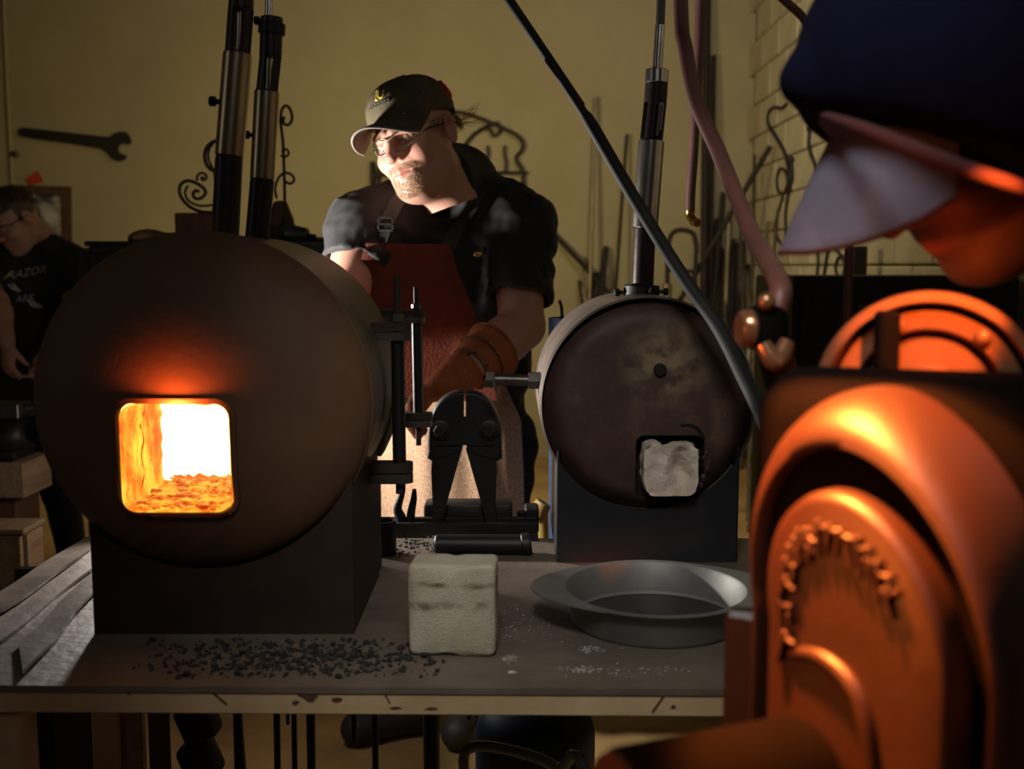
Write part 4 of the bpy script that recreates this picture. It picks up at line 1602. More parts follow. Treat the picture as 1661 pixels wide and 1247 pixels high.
# straps with a buckle
def strap(pts, wd):
    xs = np.array([K(x, y, 2.2).x for x, y in pts])
    zs_ = np.array([K(x, y, 2.2).z for x, y in pts])
    t_ = np.linspace(0, 1, len(pts))
    tt = np.linspace(0, 1, 26)
    X, Z = np.interp(tt, t_, xs), np.interp(tt, t_, zs_)
    Y = front_y(X.astype(np.float32), Z.astype(np.float32)) - 0.004
    ptsw = [Vector((a, b, c)) for a, b, c in zip(X, Y, Z)]
    vs = []
    for i, p in enumerate(ptsw):
        tg = (ptsw[min(i + 1, 25)] - ptsw[max(i - 1, 0)]).normalized()
        sd = tg.cross(Vector((0, -1, 0.2))).normalized() * wd / 2
        for o in (sd, -sd):
            vs.append(p + o)
            vs.append(p + o + Vector((0, -0.004, 0)))
    fs = []
    for i in range(25):
        a = i * 4
        fs += [(a, a + 4, a + 5, a + 1), (a + 1, a + 5, a + 7, a + 3), (a + 3, a + 7, a + 6, a + 2), (a + 2, a + 6, a + 4, a)]
    return mesh('apron_strap', vs, fs, M['strap'], smith, 60)


s1 = strap([(618, 408), (632, 370), (648, 332), (664, 312)], 0.032)
s2 = strap([(724, 408), (748, 360), (775, 315), (786, 292)], 0.034)
p = K(633, 366, 2.2)
yy = front_y(np.array([p.x], dtype=np.float32), np.array([p.z], dtype=np.float32))[0] - 0.011
bk = MB()
for dx, dz, sx, sz in ((0, .014, .036, .004), (0, -.014, .036, .004), (.016, 0, .004, .03), (-.016, 0, .004, .03), (0, 0, .036, .003)):
    bk.box((p.x + dx, yy, p.z + dz), (sx, .004, sz))
bk.build('buckle', M['steel'], s1, 0)
p = K(776, 412, 2.2)
yy = front_y(np.array([p.x], dtype=np.float32), np.array([p.z], dtype=np.float32))[0]
MB().ball((p.x, yy - .004, p.z), 0.008, 10, None, (1.4, .4, 1)).build('strap_rivet', M['brass'], smith)


# ---- cap, glasses, beard and hair, in head axes
def hmesh(name, vs, fs, m, parent, smooth=60, label=None, HMx=None):
    return mesh(name, [(HMx or HM) @ Vector(v) for v in vs], fs, m, parent, smooth, label)


def cap_parts(HMx, root, mcap, medge, tilt=0.0, wide=1.0, bill_len=0.085, bill_w=0.086, droop=0.022, name='cap'):
    nu, nv = 72, 18
    vs = []
    cz = 0.050

    def crown(a, e, g=0.0):
        rx, ry, rz = 0.0885 * wide + g, 0.107 + g, 0.086 + g
        seam = 1 - 0.012 * math.exp(-((((a / (PI / 3)) + .5) % 1 - .5) / 0.05) ** 2)
        front = max(0, math.sin(-a)) ** 2           # taller, squarer front panel
        x = rx * math.cos(a) * math.cos(e) ** (0.80) * seam
        y = 0.012 + ry * math.sin(a) * math.cos(e) ** (0.80 - .12 * front) * seam
        z = cz + rz * math.sin(e)
        return Vector((x, y, z + 0.012 * math.sin(-a) * (1 - math.sin(max(e, 0)))))
    for i in range(nv):
        e = -0.16 + (PI / 2 + 0.16) * i / (nv - 1)
        for j in range(nu):
            vs.append(crown(2 * PI * j / nu, e))
    fs = grid_faces(nv, nu, True)
    n0 = len(vs)
    for j in range(nu):
        vs.append(crown(2 * PI * j / nu, -0.16, -0.004))
    fs += [(n0 + j, n0 + (j + 1) % nu, (j + 1) % nu, j) for j in range(nu)]
    cap = hmesh(name, vs, fs, mcap, root, 70, HMx=HMx)
    btn = MB().ball((0, 0.012, cz + 0.087), 0.007, 10, None, (1, 1, .5))
    hmesh('button', btn.v, btn.f, mcap, cap, HMx=HMx)
    for q in (0, 1, 2, 3, 5):
        a = PI / 6 + q * PI / 3
        tb = MB().tube([crown(a, e, 0.0006) for e in [0.02 + 1.5 * i / 10 for i in range(11)]], 0.0012, 5, 2)
        hmesh('panel_seam', tb.v, tb.f, mcap, cap, HMx=HMx)
    # bill: curved plate
    nu2, nv2 = 29, 12
    vs = []
    for lay in (0, 1):
        for i in range(nv2):
            t_ = i / (nv2 - 1)
            for j in range(nu2):
                s_ = -1 + 2 * j / (nu2 - 1)
                a = -PI / 2 + s_ * 1.12
                root_p = crown(a, -0.14, 0.001)
                out = Vector((bill_w * s_ * 0.98 * (1 - .06 * t_), 0.012 - 0.107 - bill_len * max(1 - abs(s_) ** 2.6, 0) ** .75, 0))
                x = root_p.x * (1 - t_) + out.x * t_
                y = root_p.y * (1 - t_) + min(out.y, root_p.y) * t_
                z = root_p.z - droop * t_ ** 1.2 * 0.75 - 0.034 * (s_ ** 2) * t_ ** .7 + 0.008 * t_
                vs.append(Vector((x, y, z - 0.0035 * lay)))
    n = nu2 * nv2
    g = grid_faces(nv2, nu2)
    fs = g + [tuple(i + n for i in reversed(q)) for q in g]
    rimq = []
    for j in range(nu2 - 1):
        a = (nv2 - 1) * nu2 + j
        rimq.append((a, a + 1, n + a + 1, n + a))
    for i in range(nv2 - 1):
        for j in (0, nu2 - 1):
            a, b = i * nu2 + j, (i + 1) * nu2 + j
            rimq.append((a, b, n + b, n + a))
    bill = hmesh('bill', vs, fs + rimq, mcap, cap, 50, HMx=HMx)
    edge = MB().tube([vs[(nv2 - 1) * nu2 + j] - Vector((0, 0, .0018)) for j in range(nu2)], 0.0026, 6, 1)
    hmesh('bill_edge', edge.v, edge.f, medge, cap, HMx=HMx)
    return cap, crown


cap, crown = cap_parts(HM, smith, M['cap'], M['capedge'], wide=1.08)


def on_crown(a, e, lines, r, nm, m, sc=1.0):
    """embroidered strokes laid on the cap"""
    mb = MB()
    for ln in lines:
        mb.tube([crown(a + u * sc / 0.1, e + v * sc / 0.1, 0.0015) for u, v in ln], r, 6, 3)
    hmesh(nm, mb.v, mb.f, m, cap, HMx=HM)


arc = [(0.002 + 0.009 * math.cos(t_), -0.004 + 0.010 * math.sin(t_)) for t_ in [PI + PI * i / 8 for i in range(9)]]
on_crown(-PI / 2 + .05, 0.62, [[(-.014, .016), (-.004, .016)], [(-.009, .016), (-.009, -.014)], [(-.013, -.014), (-.005, -.014)],
                           [(-.002, .010)] + [(0.006 - 0.008 * math.cos(t_), -.004 - 0.010 * math.sin(t_)) for t_ in [PI * i / 8 for i in range(9)]] + [(0.014, .010)]], 0.0022, 'emblem', M['yellow'])
on_crown(-PI / 2 + .0, 0.32, [[(x, .004), (x + .005, .004), (x + .005, -.004), (x, -.004), (x, .004)] for x in (-.030, -.021, -.012, -.003, .006, .015, .024)], 0.0009, 'emblem_band', M['greythread'])
rp = MB()
for u, v in ((0, 0), (.008, .010), (-.006, .012), (.006, -.010), (-.008, -.010), (.0, .020), (.012, -.002)):
    c_ = crown(0.42 + u / .1, 0.34 + v / .1, 0.0006)
    rp.ball(c_, 0.010, 8, None, (.45, 1, 1))
hmesh('red_patch', rp.v, rp.f, M['red'], cap)
# eyes
for sgn in (-1, 1):
    c_ = Vector((sgn * 0.0325, -0.0745, -0.002))
    e = MB().ball(c_, 0.0118, 16)
    eo = hmesh('eye', e.v, e.f, M['eye'], smith)
    dirv = Vector((-0.12, -0.82, -0.56)).normalized()
    mm = dirv.to_track_quat('Z', 'Y').to_matrix()
    e = MB().ball(c_ + dirv * 0.0068, 0.0056, 12, mm, (1, 1, .95))
    hmesh('iris', e.v, e.f, M['iris'], eo)
    e = MB().ball(c_ + dirv * 0.0105, 0.0025, 10, mm, (1, 1, .9))
    hmesh('pupil', e.v, e.f, M['pupil'], eo)
    vs = []
    for i in range(7):
        el_ = R(8 + 12 * i)
        for j in range(11):
            az = R(-75 + 15 * j)
            vs.append(c_ + Vector((math.sin(az) * math.cos(el_), -math.cos(az) * math.cos(el_), math.sin(el_))) * 0.0131)
    hmesh('eyelid', vs, grid_faces(7, 11), M['lid'], eo)
# brows, moustache and goatee: short strands rooted on the face
rng = random.Random(9)


def face_y(x, z):
    p = np.array([[x / 1.0, -0.16, z]], dtype=np.float32)
    for _ in range(40):
        d = head_sd(p, 1.06)[0]
        if d < 0.0003:
            break
        p[0, 1] += d * 0.9
        if p[0, 1] > 0.05:
            return None
    return float(p[0, 1])


def strands(nm, m, gen, n, L0, L1, r, dirf):
    mb = MB()
    for _ in range(n):
        x, z = gen()
        y = face_y(x, z)
        if y is None:
            continue
        b = Vector((x, y + .001, z))
        d = dirf(x, z)
        d = Vector(d) + Vector((rng.gauss(0, .25), rng.gauss(0, .2), rng.gauss(0, .2)))
        d.normalize()
        L = rng.uniform(L0, L1)
        tip = b + d * L
        s_ = d.orthogonal().normalized() * r
        t_ = d.cross(s_)
        mb.add([b + s_, b - s_ * .5 + t_ * .86, b - s_ * .5 - t_ * .86, tip], [(0, 1, 3), (1, 2, 3), (2, 0, 3)])
    return hmesh(nm, mb.v, mb.f, m, smith, 0)


def g_goat():
    while True:
        x, z = rng.uniform(-.046, .046), rng.uniform(-.124, -.060)
        inner = (x / 0.040) ** 2 + ((z + 0.092) / 0.034) ** 2
        if inner < 1 and not ((x / 0.025) ** 2 + ((z + 0.0690) / 0.0105) ** 2 < 1) and not (z > -.085 and abs(x) < .008 and z < -.078):
            if z > -.078 and abs(x) < .026:
                continue
            return x, z


def g_mous():
    while True:
        x, z = rng.uniform(-.036, .036), rng.uniform(-.072, -.047)
        c_ = -0.0515 - 5.5 * x * x
        if abs(z - c_) < 0.0065:
            return x, z


strands('beard', M['beard'], g_goat, 1300, 0.004, 0.009, 0.00036, lambda x, z: (x * 6, -0.55, -1))
strands('moustache', M['beard'], g_mous, 420, 0.004, 0.008, 0.00033, lambda x, z: (x * 18, -0.5, -0.9))
for sgn in (-1, 1):
    strands('eyebrow', M['blond'], lambda: (sgn * rng.uniform(.014, .048), 0.0205 + rng.uniform(-.003, .003)), 110, .004, .008, .0004, lambda x, z: (sgn, -.3, .25))
# hair below the cap and a few loose strands behind
mb = MB()
for _ in range(420):
    a = rng.uniform(-0.55, PI + 0.55)
    e = rng.uniform(-0.38, -0.10)
    b = Vector((0.085 * 1.06 * math.cos(a), 0.016 + 0.099 * math.sin(a), 0.035 + 0.09 * math.sin(e)))
    if math.sin(a) < 0.1 and e < -.25:
        continue
    d = Vector((math.cos(a) * .3, math.sin(a) * .3 + .25, -1)).normalized()
    L = rng.uniform(.012, .03)
    mb.tube([b, b + d * L * .5 + Vector((rng.gauss(0, .002), rng.gauss(0, .002), 0)), b + d * L], [.0007, .0006, .0002], 3, 2)
for _ in range(26):
    b = Vector((0.06 + rng.uniform(-.01, .02), 0.085 + rng.uniform(-.01, .01), 0.012 + rng.uniform(-.012, .008)))
    e = b + Vector((rng.uniform(.015, .05), rng.uniform(.02, .06), rng.uniform(-.02, .03)))
    mb.tube([b, (b + e) / 2 + Vector((0, 0, rng.uniform(-.012, .004))), e], [.0006, .0005, .0002], 3, 4)
hmesh('hair', mb.v, mb.f, M['blond'], smith)
# safety glasses
nu, nv = 22, 10


def lens_pt(sgn, u, v, g=0):
    # u 0 at the nose to 1 at the temple, v -1..1
    x = 0.011 + 0.060 * u
    hgt = 0.0185 * (1 - 0.55 * u ** 2.2) * (0.72 + .28 * min(1, u * 5))
    y = -0.1065 + 0.38 * x ** 2 / 0.06 * 1.35 + g
    return Vector((sgn * x, y, -0.003 + hgt * v + 0.004 * u))


gl = MB()
wire = MB()
g0 = None
for sgn in (-1, 1):
    vs = [lens_pt(sgn, i / (nu - 1), -1 + 2 * j / (nv - 1)) for i in range(nu) for j in range(nv)]
    gl = MB().add(vs, grid_faces(nu, nv))
    if g0 is None:
        tp = MB().tube([lens_pt(-1, u, 1) for u in (1, .8, .6, .4, .2, .0)] + [Vector((0, -0.1085, .0085))] + [lens_pt(1, u, 1) for u in (0, .2, .4, .6, .8, 1)], 0.0013, 6, 3)
        g0 = hmesh('glasses', tp.v, tp.f, M['wire'], smith, label='clear safety glasses')
        nb = MB().tube([lens_pt(-1, 0, -.6), Vector((-.006, -.1015, -.004)), Vector((0, -.1055, .003)), Vector((.006, -.1015, -.004)), lens_pt(1, 0, -.6)], .0012, 6, 3)
        hmesh('nose_bridge', nb.v, nb.f, M['wire'], g0)
    lo_ = hmesh('lens', gl.v, gl.f, M['glass'], g0)
    rm = MB().tube([lens_pt(sgn, u / 8, -1) for u in range(9)] + [lens_pt(sgn, 1, 0)], .0009, 6, 2)
    hmesh('lens_rim', rm.v, rm.f, M['lensrim'], g0)
    h = lens_pt(sgn, 1, 0)
    tm = MB().tube([h, Vector((sgn * .083, -.050, .003)), Vector((sgn * .087, -.01, .004)), Vector((sgn * .086, .016, .003)), Vector((sgn * .083, .030, -.012))], [.0024, .0024, .002, .0018, .0016], 6, 4)
    hmesh('temple_arm', tm.v, tm.f, M['wire'], g0)

# ================================================================== bolt cutter, tools and clutter at the back of the table
YT = 2.0
rail_z = P(750, 856, YT).z
xa, xb = P(352, 860, YT).x, P(872, 860, YT).x
rk = MB().box(((xa + xb) / 2, YT - 0.02, rail_z), (xb - xa, 0.012, 0.03), bev=.002, seg=1)
rko = rk.build('tool_rail', M['black'], bpy.data.objects['work_table'], 30, label='black rail for hanging tools')
MB().box(((xa + xb) / 2, YT + 0.025, rail_z), (xb - xa, 0.010, 0.03), bev=.002, seg=1).build('tool_rail', M['black'], bpy.data.objects['work_table'], 30)
for x in (xa + .01, xb - .01):
    MB().box((x, YT - .02, rail_z - .008), (.02, .11, .012)).build('rail_bracket', M['black'], bpy.data.objects['work_table'], 0)

bc = thing('bolt_cutter', 'black bolt cutter standing jaws up in the tool rail, before the apron', 'tool', P(754, 868, YT))
mY = lambda y: Matrix.Translation((0, y, 0)) @ mxz


def pxpoly(pts, Y):
    return [(P(x, y, Y).x, P(x, y, Y).z) for x, y in pts]


def mirror(pts, c_):
    return [(2 * c_ - x, y) for x, y in pts]


jawL = [(752, 640), (743, 640), (730, 644), (718, 653), (708, 668), (702, 686), (700, 706), (700, 730), (702, 742), (742, 730), (750, 726), (752, 715)]
armL = [(702, 738), (748, 722), (750, 727), (742, 755), (729, 801), (718, 840), (712, 868), (700, 868), (703, 830), (701, 790), (700, 760)]
for k in (0, 1):
    jp, ap = (jawL, armL) if k == 0 else (mirror(jawL, 754)[::-1], mirror(armL, 753)[::-1])
    q = pxpoly(jp, YT)
    mb = MB().prism(q, mY(YT - .011), 0.022)
    # rounded edge of the blade
    pts = [Vector((x, YT - .004, z)) for x, z in (q[:10] if k == 0 else q[::-1][:10])]
    mb.tube(pts, 0.0065, 8, 3)
    jo = mb.build('jaw', M['black'], bc, 50)
    MB().tube([p_ + Vector((0, .010, .002)) for p_ in pts], 0.0068, 8, 3).build('backlit_edge', M['steel'], jo, 60, label='steel edge standing for a backlit rim')  # lighter steel imitates light catching the jaw from behind
    MB().prism(pxpoly(ap, YT), mY(YT - .008), 0.016).build('arm', M['black'], bc, 30)
    bx = P(714 if k == 0 else 793, 698, YT - .016)
    MB().lathe([(0, 0), (.019, 0), (.019, .003), (.016, .004), (.016, .006), (0.012, .0065)], frame_to(bx, bx - Vector((0, 1, 0)))[0], 24).build('washer', M['black'], jo, 40)
    MB().hexbolt(bx - Vector((0, .005, 0)), (0, -1, 0), 0.013, 0.008).build('bolt', M['black'], jo, 20)
pl_ = [(704, 676), (803, 676), (806, 700), (803, 722), (704, 722), (701, 700)]
MB().prism(pxpoly(pl_, YT - .016), mY(YT - .016), 0.005).build('strap_plate', M['black'], bc, 30)


def tool(name, label, pts, w0, Y, m='black', cat='tool', group=None, flat=0.6, head=None):
    q = [P(x, y, Y) for x, y in pts]
    rs = [size(w_ / 2, Y) for w_ in w0] if isinstance(w0, (list, tuple)) else size(w0 / 2, Y)
    o = MB().tube(q, rs, 8, 4).build(name, M[m], None, 60)
    return tag(o, label, cat, group)


tool('tong_handle', 'dark tool handle with a narrow waist, standing in the rail beside the front clamp post', [(653, 784), (652, 800), (645, 825), (651, 845), (653, 900), (656, 1000)], [10, 10, 14, 19, 20, 16], YT)
tool('tong_handle', 'short pointed handle standing in the tool rail just right of the waisted one', [(672, 793), (671, 810), (666, 840), (666, 900), (668, 1000)], [6, 11, 14, 16, 14], YT)
HG = 'tools hanging under the table'
for px, y0, y1, w_, w2, lab in ((378, 880, 1290, 12, 24, 'thick dark bar hanging under the table, first right of the wavy dark bundle'),
                                (447, 880, 1300, 12, 11, 'thin straight bar hanging under the table, beside the short stub end'),
                                (463, 880, 1174, 7, 6, 'shortest stub of a bar under the table, between two thin bars'),
                                (475, 880, 1300, 9, 10, 'thin bar hanging under the table, just right of the shortest stub'),
                                (502, 880, 1300, 16, 14, 'straight black flat bar hanging under the table, alone beside thin bars'),
                                (571, 880, 1203, 11, 9, 'bar under the table ending in front of the boot toe'),
                                (606, 880, 1300, 11, 11, 'long thin bar crossing in front of the boot under the table'),
                                (697, 880, 1300, 30, 26, 'widest black bar hanging under the table, right of the boot'),
                                (757, 880, 1166, 9, 8, 'short stub end under the table by the blue cylinder')):
    lean = 14 if px == 378 else 4
    q = [(px, y0), (px + lean * .3, (y0 + y1) / 2), (px + lean, y1)]
    tool('tool_bar', lab, q, [w_, w_, w2], YT + 0.002, 'black', 'tool', HG)
# cup, roll, bolt
c = PZ(620, 903, ZT)
o = MB().lathe([(0, 0), (.0215, 0), (.0225, .003), (.0225, .060), (.0205, .060), (.0195, .006), (0, .006)], Matrix.Translation((c.x, c.y + .02, ZT)), 32).build('steel_cup', M['black'], None, 40)
tag(o, 'small dark steel cup on the table behind the large forge', 'cup')
a, b = PZ(704, 902, ZT), PZ(858, 903, ZT)
r = 0.017
o = MB().cyl(a + Vector((0, r, r)), b + Vector((0, r, r)), r, r * 1.05, 20, .003)
o.cyl(b + Vector((-.012, r, r)), b + Vector((0.004, r, r * 1.15)), r * 1.15, None, 20, .002)
o = o.build('black_roller', M['black'], None, 40)
tag(o, 'thick black round bar lying on the table behind the firebrick', 'bar')
vb = MB().box(P(760, 835, YT + .06), (0.17, 0.06, 0.055), bev=.006)
vt = vb.build('vice_body', M['black'], None, 30)
tag(vt, 'low black vice body behind the foot of the bolt cutter', 'vice')
MB().cyl(P(800, 844, YT + .05), P(848, 844, YT + .05), size(7, YT), n=14).build('screw', M['black'], vt)
MB().box(P(833, 858, YT + .05), (.016, .03, .03), bev=.003, seg=1).build('screw_head', M['black'], vt, 30)
MB().box(P(862, 840, YT + .05), (.028, .05, .05), bev=.004, seg=1).build('jaw_end', M['black'], vt, 30)
MB().cyl(P(855, 830, YT + .06), P(855, 1247, YT + .06) - Vector((0, 0, .25)), .02, n=12).build('post', M['black'], vt)
MB().box((P(855, 830, YT + .06).x, YT + .06, .006), (.16, .12, .012), bev=.002, seg=1).build('foot_plate', M['black'], vt, 30)
yt = MB().tube([P(882, 815, 2.5), P(872, 835, 2.5), P(880, 850, 2.5), P(881, 1000, 2.5), Vector((P(881, 1000, 2.5).x, 2.5, 0.02))], [.02, .024, .014, .012, .012], 10, 4)
o = yt.build('yellow_stand', M['yellowtool'], None, 60)
o2 = MB().cyl((o.location.x, 2.5, 0), (o.location.x, 2.5, .02), .09, .08, 20, .004).build('stand_foot', M['yellowtool'], o)
tag(o, 'dull yellow tool stand seen left of the small forge stand', 'stand')

# ---- under the table
gc = P(868, 1200, 1.78)
r = 0.103
gcy = thing('gas_cylinder', 'blue gas cylinder standing under the table', 'gas cylinder', (gc.x, 1.78, 0))
zt = P(868, 1130, 1.78).z
MB().lathe([(0, 0.01), (r * .9, .01), (r, .03)] + [(r, zt - .06)] + [(r * math.cos(a), zt - .06 + .06 * math.sin(a)) for a in (.3, .6, .9, 1.2)] + [(0, zt)], Matrix.Translation((gc.x, 1.78, 0)), 40).build('body', M['blue'], gcy)
MB().lathe([(r * .85, 0), (r * .85, .03), (r * .80, .03), (r * .80, 0), (r * .85, 0)], Matrix.Translation((gc.x, 1.78, 0)), 40).build('foot_ring', M['blue'], gcy)
MB().cyl((gc.x, 1.78, zt - .005), (gc.x, 1.78, zt + .03), .014, n=14).build('valve', M['brass'], gcy)
q = [P(752, 1290, 1.5), P(752, 1235, 1.5), P(760, 1214, 1.5), P(790, 1210, 1.5), P(850, 1222, 1.46), P(905, 1245, 1.42), P(960, 1290, 1.38)]
q = [Vector((q[0].x - .01, 1.52, 0.0))] + q + [Vector((q[-1].x + .10, 1.30, 0.0))]
o = MB().tube(q, size(9, 1.5), 12, 6).build('bent_tube', M['bluegrey'], None, 60)
tag(o, 'blue grey bent tube handle under the table before the gas cylinder', 'tube')
rng = random.Random(4)
for (x0, x1, Y, m, lab) in ((90, 168, 1.93, 'wood_dark', 'dark reddish board standing under the table, second from its left leg'),
                            (166, 232, 1.90, 'wood', 'wide grey brown board standing under the table'),
                            (242, 272, 1.90, 'wood_dark', 'narrow orange brown board standing under the table'),
                            (38, 92, 1.96, 'blackmatte', 'near black board beside the left table leg')):
    xa_, xb_ = P(x0, 1150, Y).x, P(x1, 1150, Y).x
    o = MB().box(((xa_ + xb_) / 2, Y, .37), (xb_ - xa_, .022, .74), bev=.002, seg=1).build('board', M[m], None, 30)
    tag(o, lab, 'board', 'boards standing under the table')
mb = MB()
for k in range(9):
    z = 0.06 + k * .078
    cx_ = P(322, 1200, 1.95).x
    mb.box((cx_ + rng.uniform(-.006, .006), 1.95, z), (.066, .06, .075), Euler((0, R(rng.uniform(-24, -16)), 0)).to_matrix(), .012)
o = mb.build('hanging_rags', M['blackmatte'], None, 40)
tag(o, 'dark lumpy hanging bundle under the table, left of the hanging bars', 'bundle')

# ---- left of the large forge
st = thing('timber_stump', 'squared timber block under the anvil, its side lit', 'block', (P(30, 800, 2.75).x, 2.75, 0))
zt = P(40, 752, 2.68).z
xa_, xb_ = P(-60, 760, 2.68).x, P(37, 760, 2.68).x
MB().box(((xa_ + xb_) / 2, 2.765, zt - .045), (xb_ - xa_, .17, .09), bev=.003, seg=1).build('cap_block', M['wood'], st, 30)
MB().box(((xa_ + xb_) / 2 - .01, 2.765, (zt - .09) / 2), (xb_ - xa_ - .04, .14, zt - .09), bev=.004, seg=1).build('shaded_base', M['wood_dark'], st, 30)  # dark wood stands for the shade below the cap
an = thing('anvil', 'small dark anvil on the timber block at the left edge', 'anvil', (P(10, 742, 2.78).x, 2.78, zt))
ax_ = P(8, 700, 2.78).x
za = P(20, 652, 2.78).z
hh = za - zt
MB().box((ax_, 2.765, zt + hh * .09), (.11, .13, hh * .18), bev=.006).build('foot', M['black'], an, 30)
MB().lathe([(0.078, 0), (.055, hh * .12), (.048, hh * .3), (.058, hh * .5), (.07, hh * .55)], Matrix.Translation((ax_, 2.78, zt + hh * .18)) @ Matrix.Diagonal((1, .7, 1, 1)), 24).build('waist', M['black'], an, 40)
MB().box((ax_ - .02, 2.78, za - hh * .14), (.15, .08, hh * .28), bev=.003, seg=1).build('face', M['steel'], an, 30)
MB().tube([(ax_ + .05, 2.78, za - hh * .16), (ax_ + .09, 2.78, za - hh * .12), (ax_ + .13, 2.78, za - hh * .07)], [hh * .14, hh * .11, .003], 12, 4).build('horn', M['steel'], an)
cr = thing('wooden_crate', 'pale wooden crate at the lower left behind the table', 'crate', (P(10, 900, 2.35).x, 2.4, 0))
xa_, xb_ = P(-90, 900, 2.3).x, P(36, 900, 2.3).x
zt = P(20, 866, 2.3).z
for k in range(5):
    h_ = zt / 5
    MB().box(((xa_ + xb_) / 2, 2.3, h_ * (k + .5)), (xb_ - xa_, .016, h_ * .95), bev=.0015, seg=1).build('slat', M['wood'], cr, 0)
    MB().box((xb_, 2.35, h_ * (k + .5)), (.016, .08, h_ * .95), bev=.0015, seg=1).build('slat', M['wood'], cr, 0)
for x in (xa_, xb_ - .012):
    MB().box((x, 2.315, zt / 2), (.03, .014, zt)).build('corner_post', M['wood'], cr, 0)
MB().box(((xa_ + xb_) / 2, 2.345, zt + .006), (xb_ - xa_ + .02, .11, .012), bev=.002, seg=1).build('lid', M['wood'], cr, 0)

YC = 3.5
cb = thing('steel_cabinet', 'black steel cabinet standing behind the large forge', 'cabinet', (P(340, 500, YC).x, YC + .2, 0))
xa_, xb_ = P(143, 392, YC).x, P(540, 392, YC).x
zc = P(190, 391, YC).z
MB().box(((xa_ + xb_) / 2, YC + .2, zc / 2), (xb_ - xa_, .4, zc - .01), bev=.004, seg=1).build('body', M['blackmatte'], cb, 30)
MB().box(((xa_ + xb_) / 2, YC + .2, zc - .008), (xb_ - xa_ + .02, .42, .016), bev=.003, seg=1).build('top', M['black'], cb, 30)
for k in range(2):
    w_ = (xb_ - xa_) / 2
    d_ = MB().box((xa_ + w_ * (k + .5), YC - .008, zc / 2), (w_ - .012, .016, zc - .08), bev=.002, seg=1).build('door', M['black'], cb, 30)
    MB().box((xa_ + w_ + (-.03 if k == 0 else .03), YC - .022, zc * .62), (.012, .012, .12), bev=.002, seg=1).build('handle', M['steel'], d_, 30)
o = MB().box((P(136, 410, YC).x, YC + .1, P(136, 402, YC).z / 2), (.05, .2, P(136, 402, YC).z), bev=.003, seg=1).build('tall_box', M['blackmatte'], None, 30)
tag(o, 'narrow dark upright box against the left side of the black cabinet', 'box')
q, f = nets(lambda p: smin(ell(p, P(238, 388, YC + .1), (.055, .08, .03)), ell(p, P(262, 388, YC + .1), (.05, .07, .022)), .03) + wrinkle(p, .0015, SEEDS),
            np.array([*P(240, 388, YC + .1)]) - .14, np.array([*P(240, 388, YC + .1)]) + .14, .008)
q[:, 2] = np.maximum(q[:, 2], zc + .001)
o = nmesh('canvas_sack', [(q, f)], M['wood'], None)
rebase(o)
tag(o, 'brown canvas sack slumped on the black cabinet', 'sack')
xa_, xb_ = P(290, 360, YC + .12).x, P(352, 360, YC + .12).x
zw = P(320, 346, YC + .12).z
sc = thing('iron_scrollwork', 'scrolled iron ornament on a wooden block, left of the burner tubes', 'ornament', ((xa_ + xb_) / 2, YC + .12, zc), 'iron scroll ornaments')
MB().box(((xa_ + xb_) / 2, YC + .12, (zw + zc) / 2), (xb_ - xa_, .09, zw - zc), bev=.003, seg=1).build('wood_base', M['wood_dark'], sc, 30)


def spiral(cx_, cy_, r0, r1, a0, a1, n=18):
    return [(cx_ + (r0 + (r1 - r0) * i / n) * math.cos(a0 + (a1 - a0) * i / n), cy_ + (r0 + (r1 - r0) * i / n) * math.sin(a0 + (a1 - a0) * i / n)) for i in range(n + 1)]


def iron(pts, Y, w_, nm, parent, m='iron'):
    return MB().tube([P(x, y, Y) for x, y in pts], size(w_ / 2, Y), 7, 2).build(nm, M[m], parent, 60)


Yi = YC + .12
iron([(346, 344), (330, 344), (312, 338), (298, 326), (291, 312), (293, 299), (304, 293), (316, 296), (328, 303)] + [(334, 312), (327, 321), (317, 322), (313, 315), (317, 309), (323, 311)], Yi, 5.5, 'scroll', sc)
iron([(346, 332), (325, 334), (306, 326), (300, 312), (305, 301)], Yi + .02, 4, 'scroll', sc)
iron(spiral(329, 288, 10, 2, 2.6, 9.5) + [(331, 288)], Yi, 4, 'scroll', sc)
iron([(352, 228), (342, 232), (334, 242), (332, 256), (337, 270), (347, 277), (352, 270), (352, 258)], Yi, 6, 'scroll', sc)
iron([(352, 226), (340, 240), (338, 258), (346, 276), (350, 300), (346, 344)], Yi + .02, 4, 'stem', sc)
s2_ = thing('iron_scrollwork', 'scrolled iron stem right of the burner tubes', 'ornament', P(462, 392, Yi), 'iron scroll ornaments')
iron([(462, 392), (462, 330), (461, 280), (459, 230), (455, 196), (457, 178)], Yi, 5, 'stem', s2_)
iron([(457, 178), (463, 171), (470, 176), (474, 190), (470, 201), (462, 202), (459, 195), (462, 189)], Yi, 5, 'scroll', s2_)
iron(spiral(462, 247, 4, 8, 3.2, 8.8), Yi, 4, 'scroll', s2_)
iron([(449, 322), (446, 306), (452, 288), (463, 280), (474, 284), (477, 293), (470, 298), (463, 294)], Yi, 4.5, 'scroll', s2_)
lp = MB().lathe([(0, 0), (.045, 0), (.045, .07), (.03, .11), (.022, .13), (0, .135)], Matrix.Translation(P(456, 390, YC + .2)), 24).build('brown_canister', M['wood_dark'], None, 40)
tag(lp, 'brown canister on the cabinet just behind the iron stem', 'canister')
gr = thing('bench_grinder', 'dark green bench grinder with a spindle, on the black cabinet', 'grinder', P(485, 398, YC + .08))
g0 = P(478, 384, YC + .08)
MB().box((g0.x, g0.y, (g0.z + zc) / 2 - .012), (.075, .08, max(g0.z - zc, .02)), bev=.004, seg=1).build('base', M['green'], gr, 30)
MB().cyl(P(462, 378, YC + .08), P(500, 384, YC + .08), .032, .028, 24, .006).build('motor', M['green'], gr)
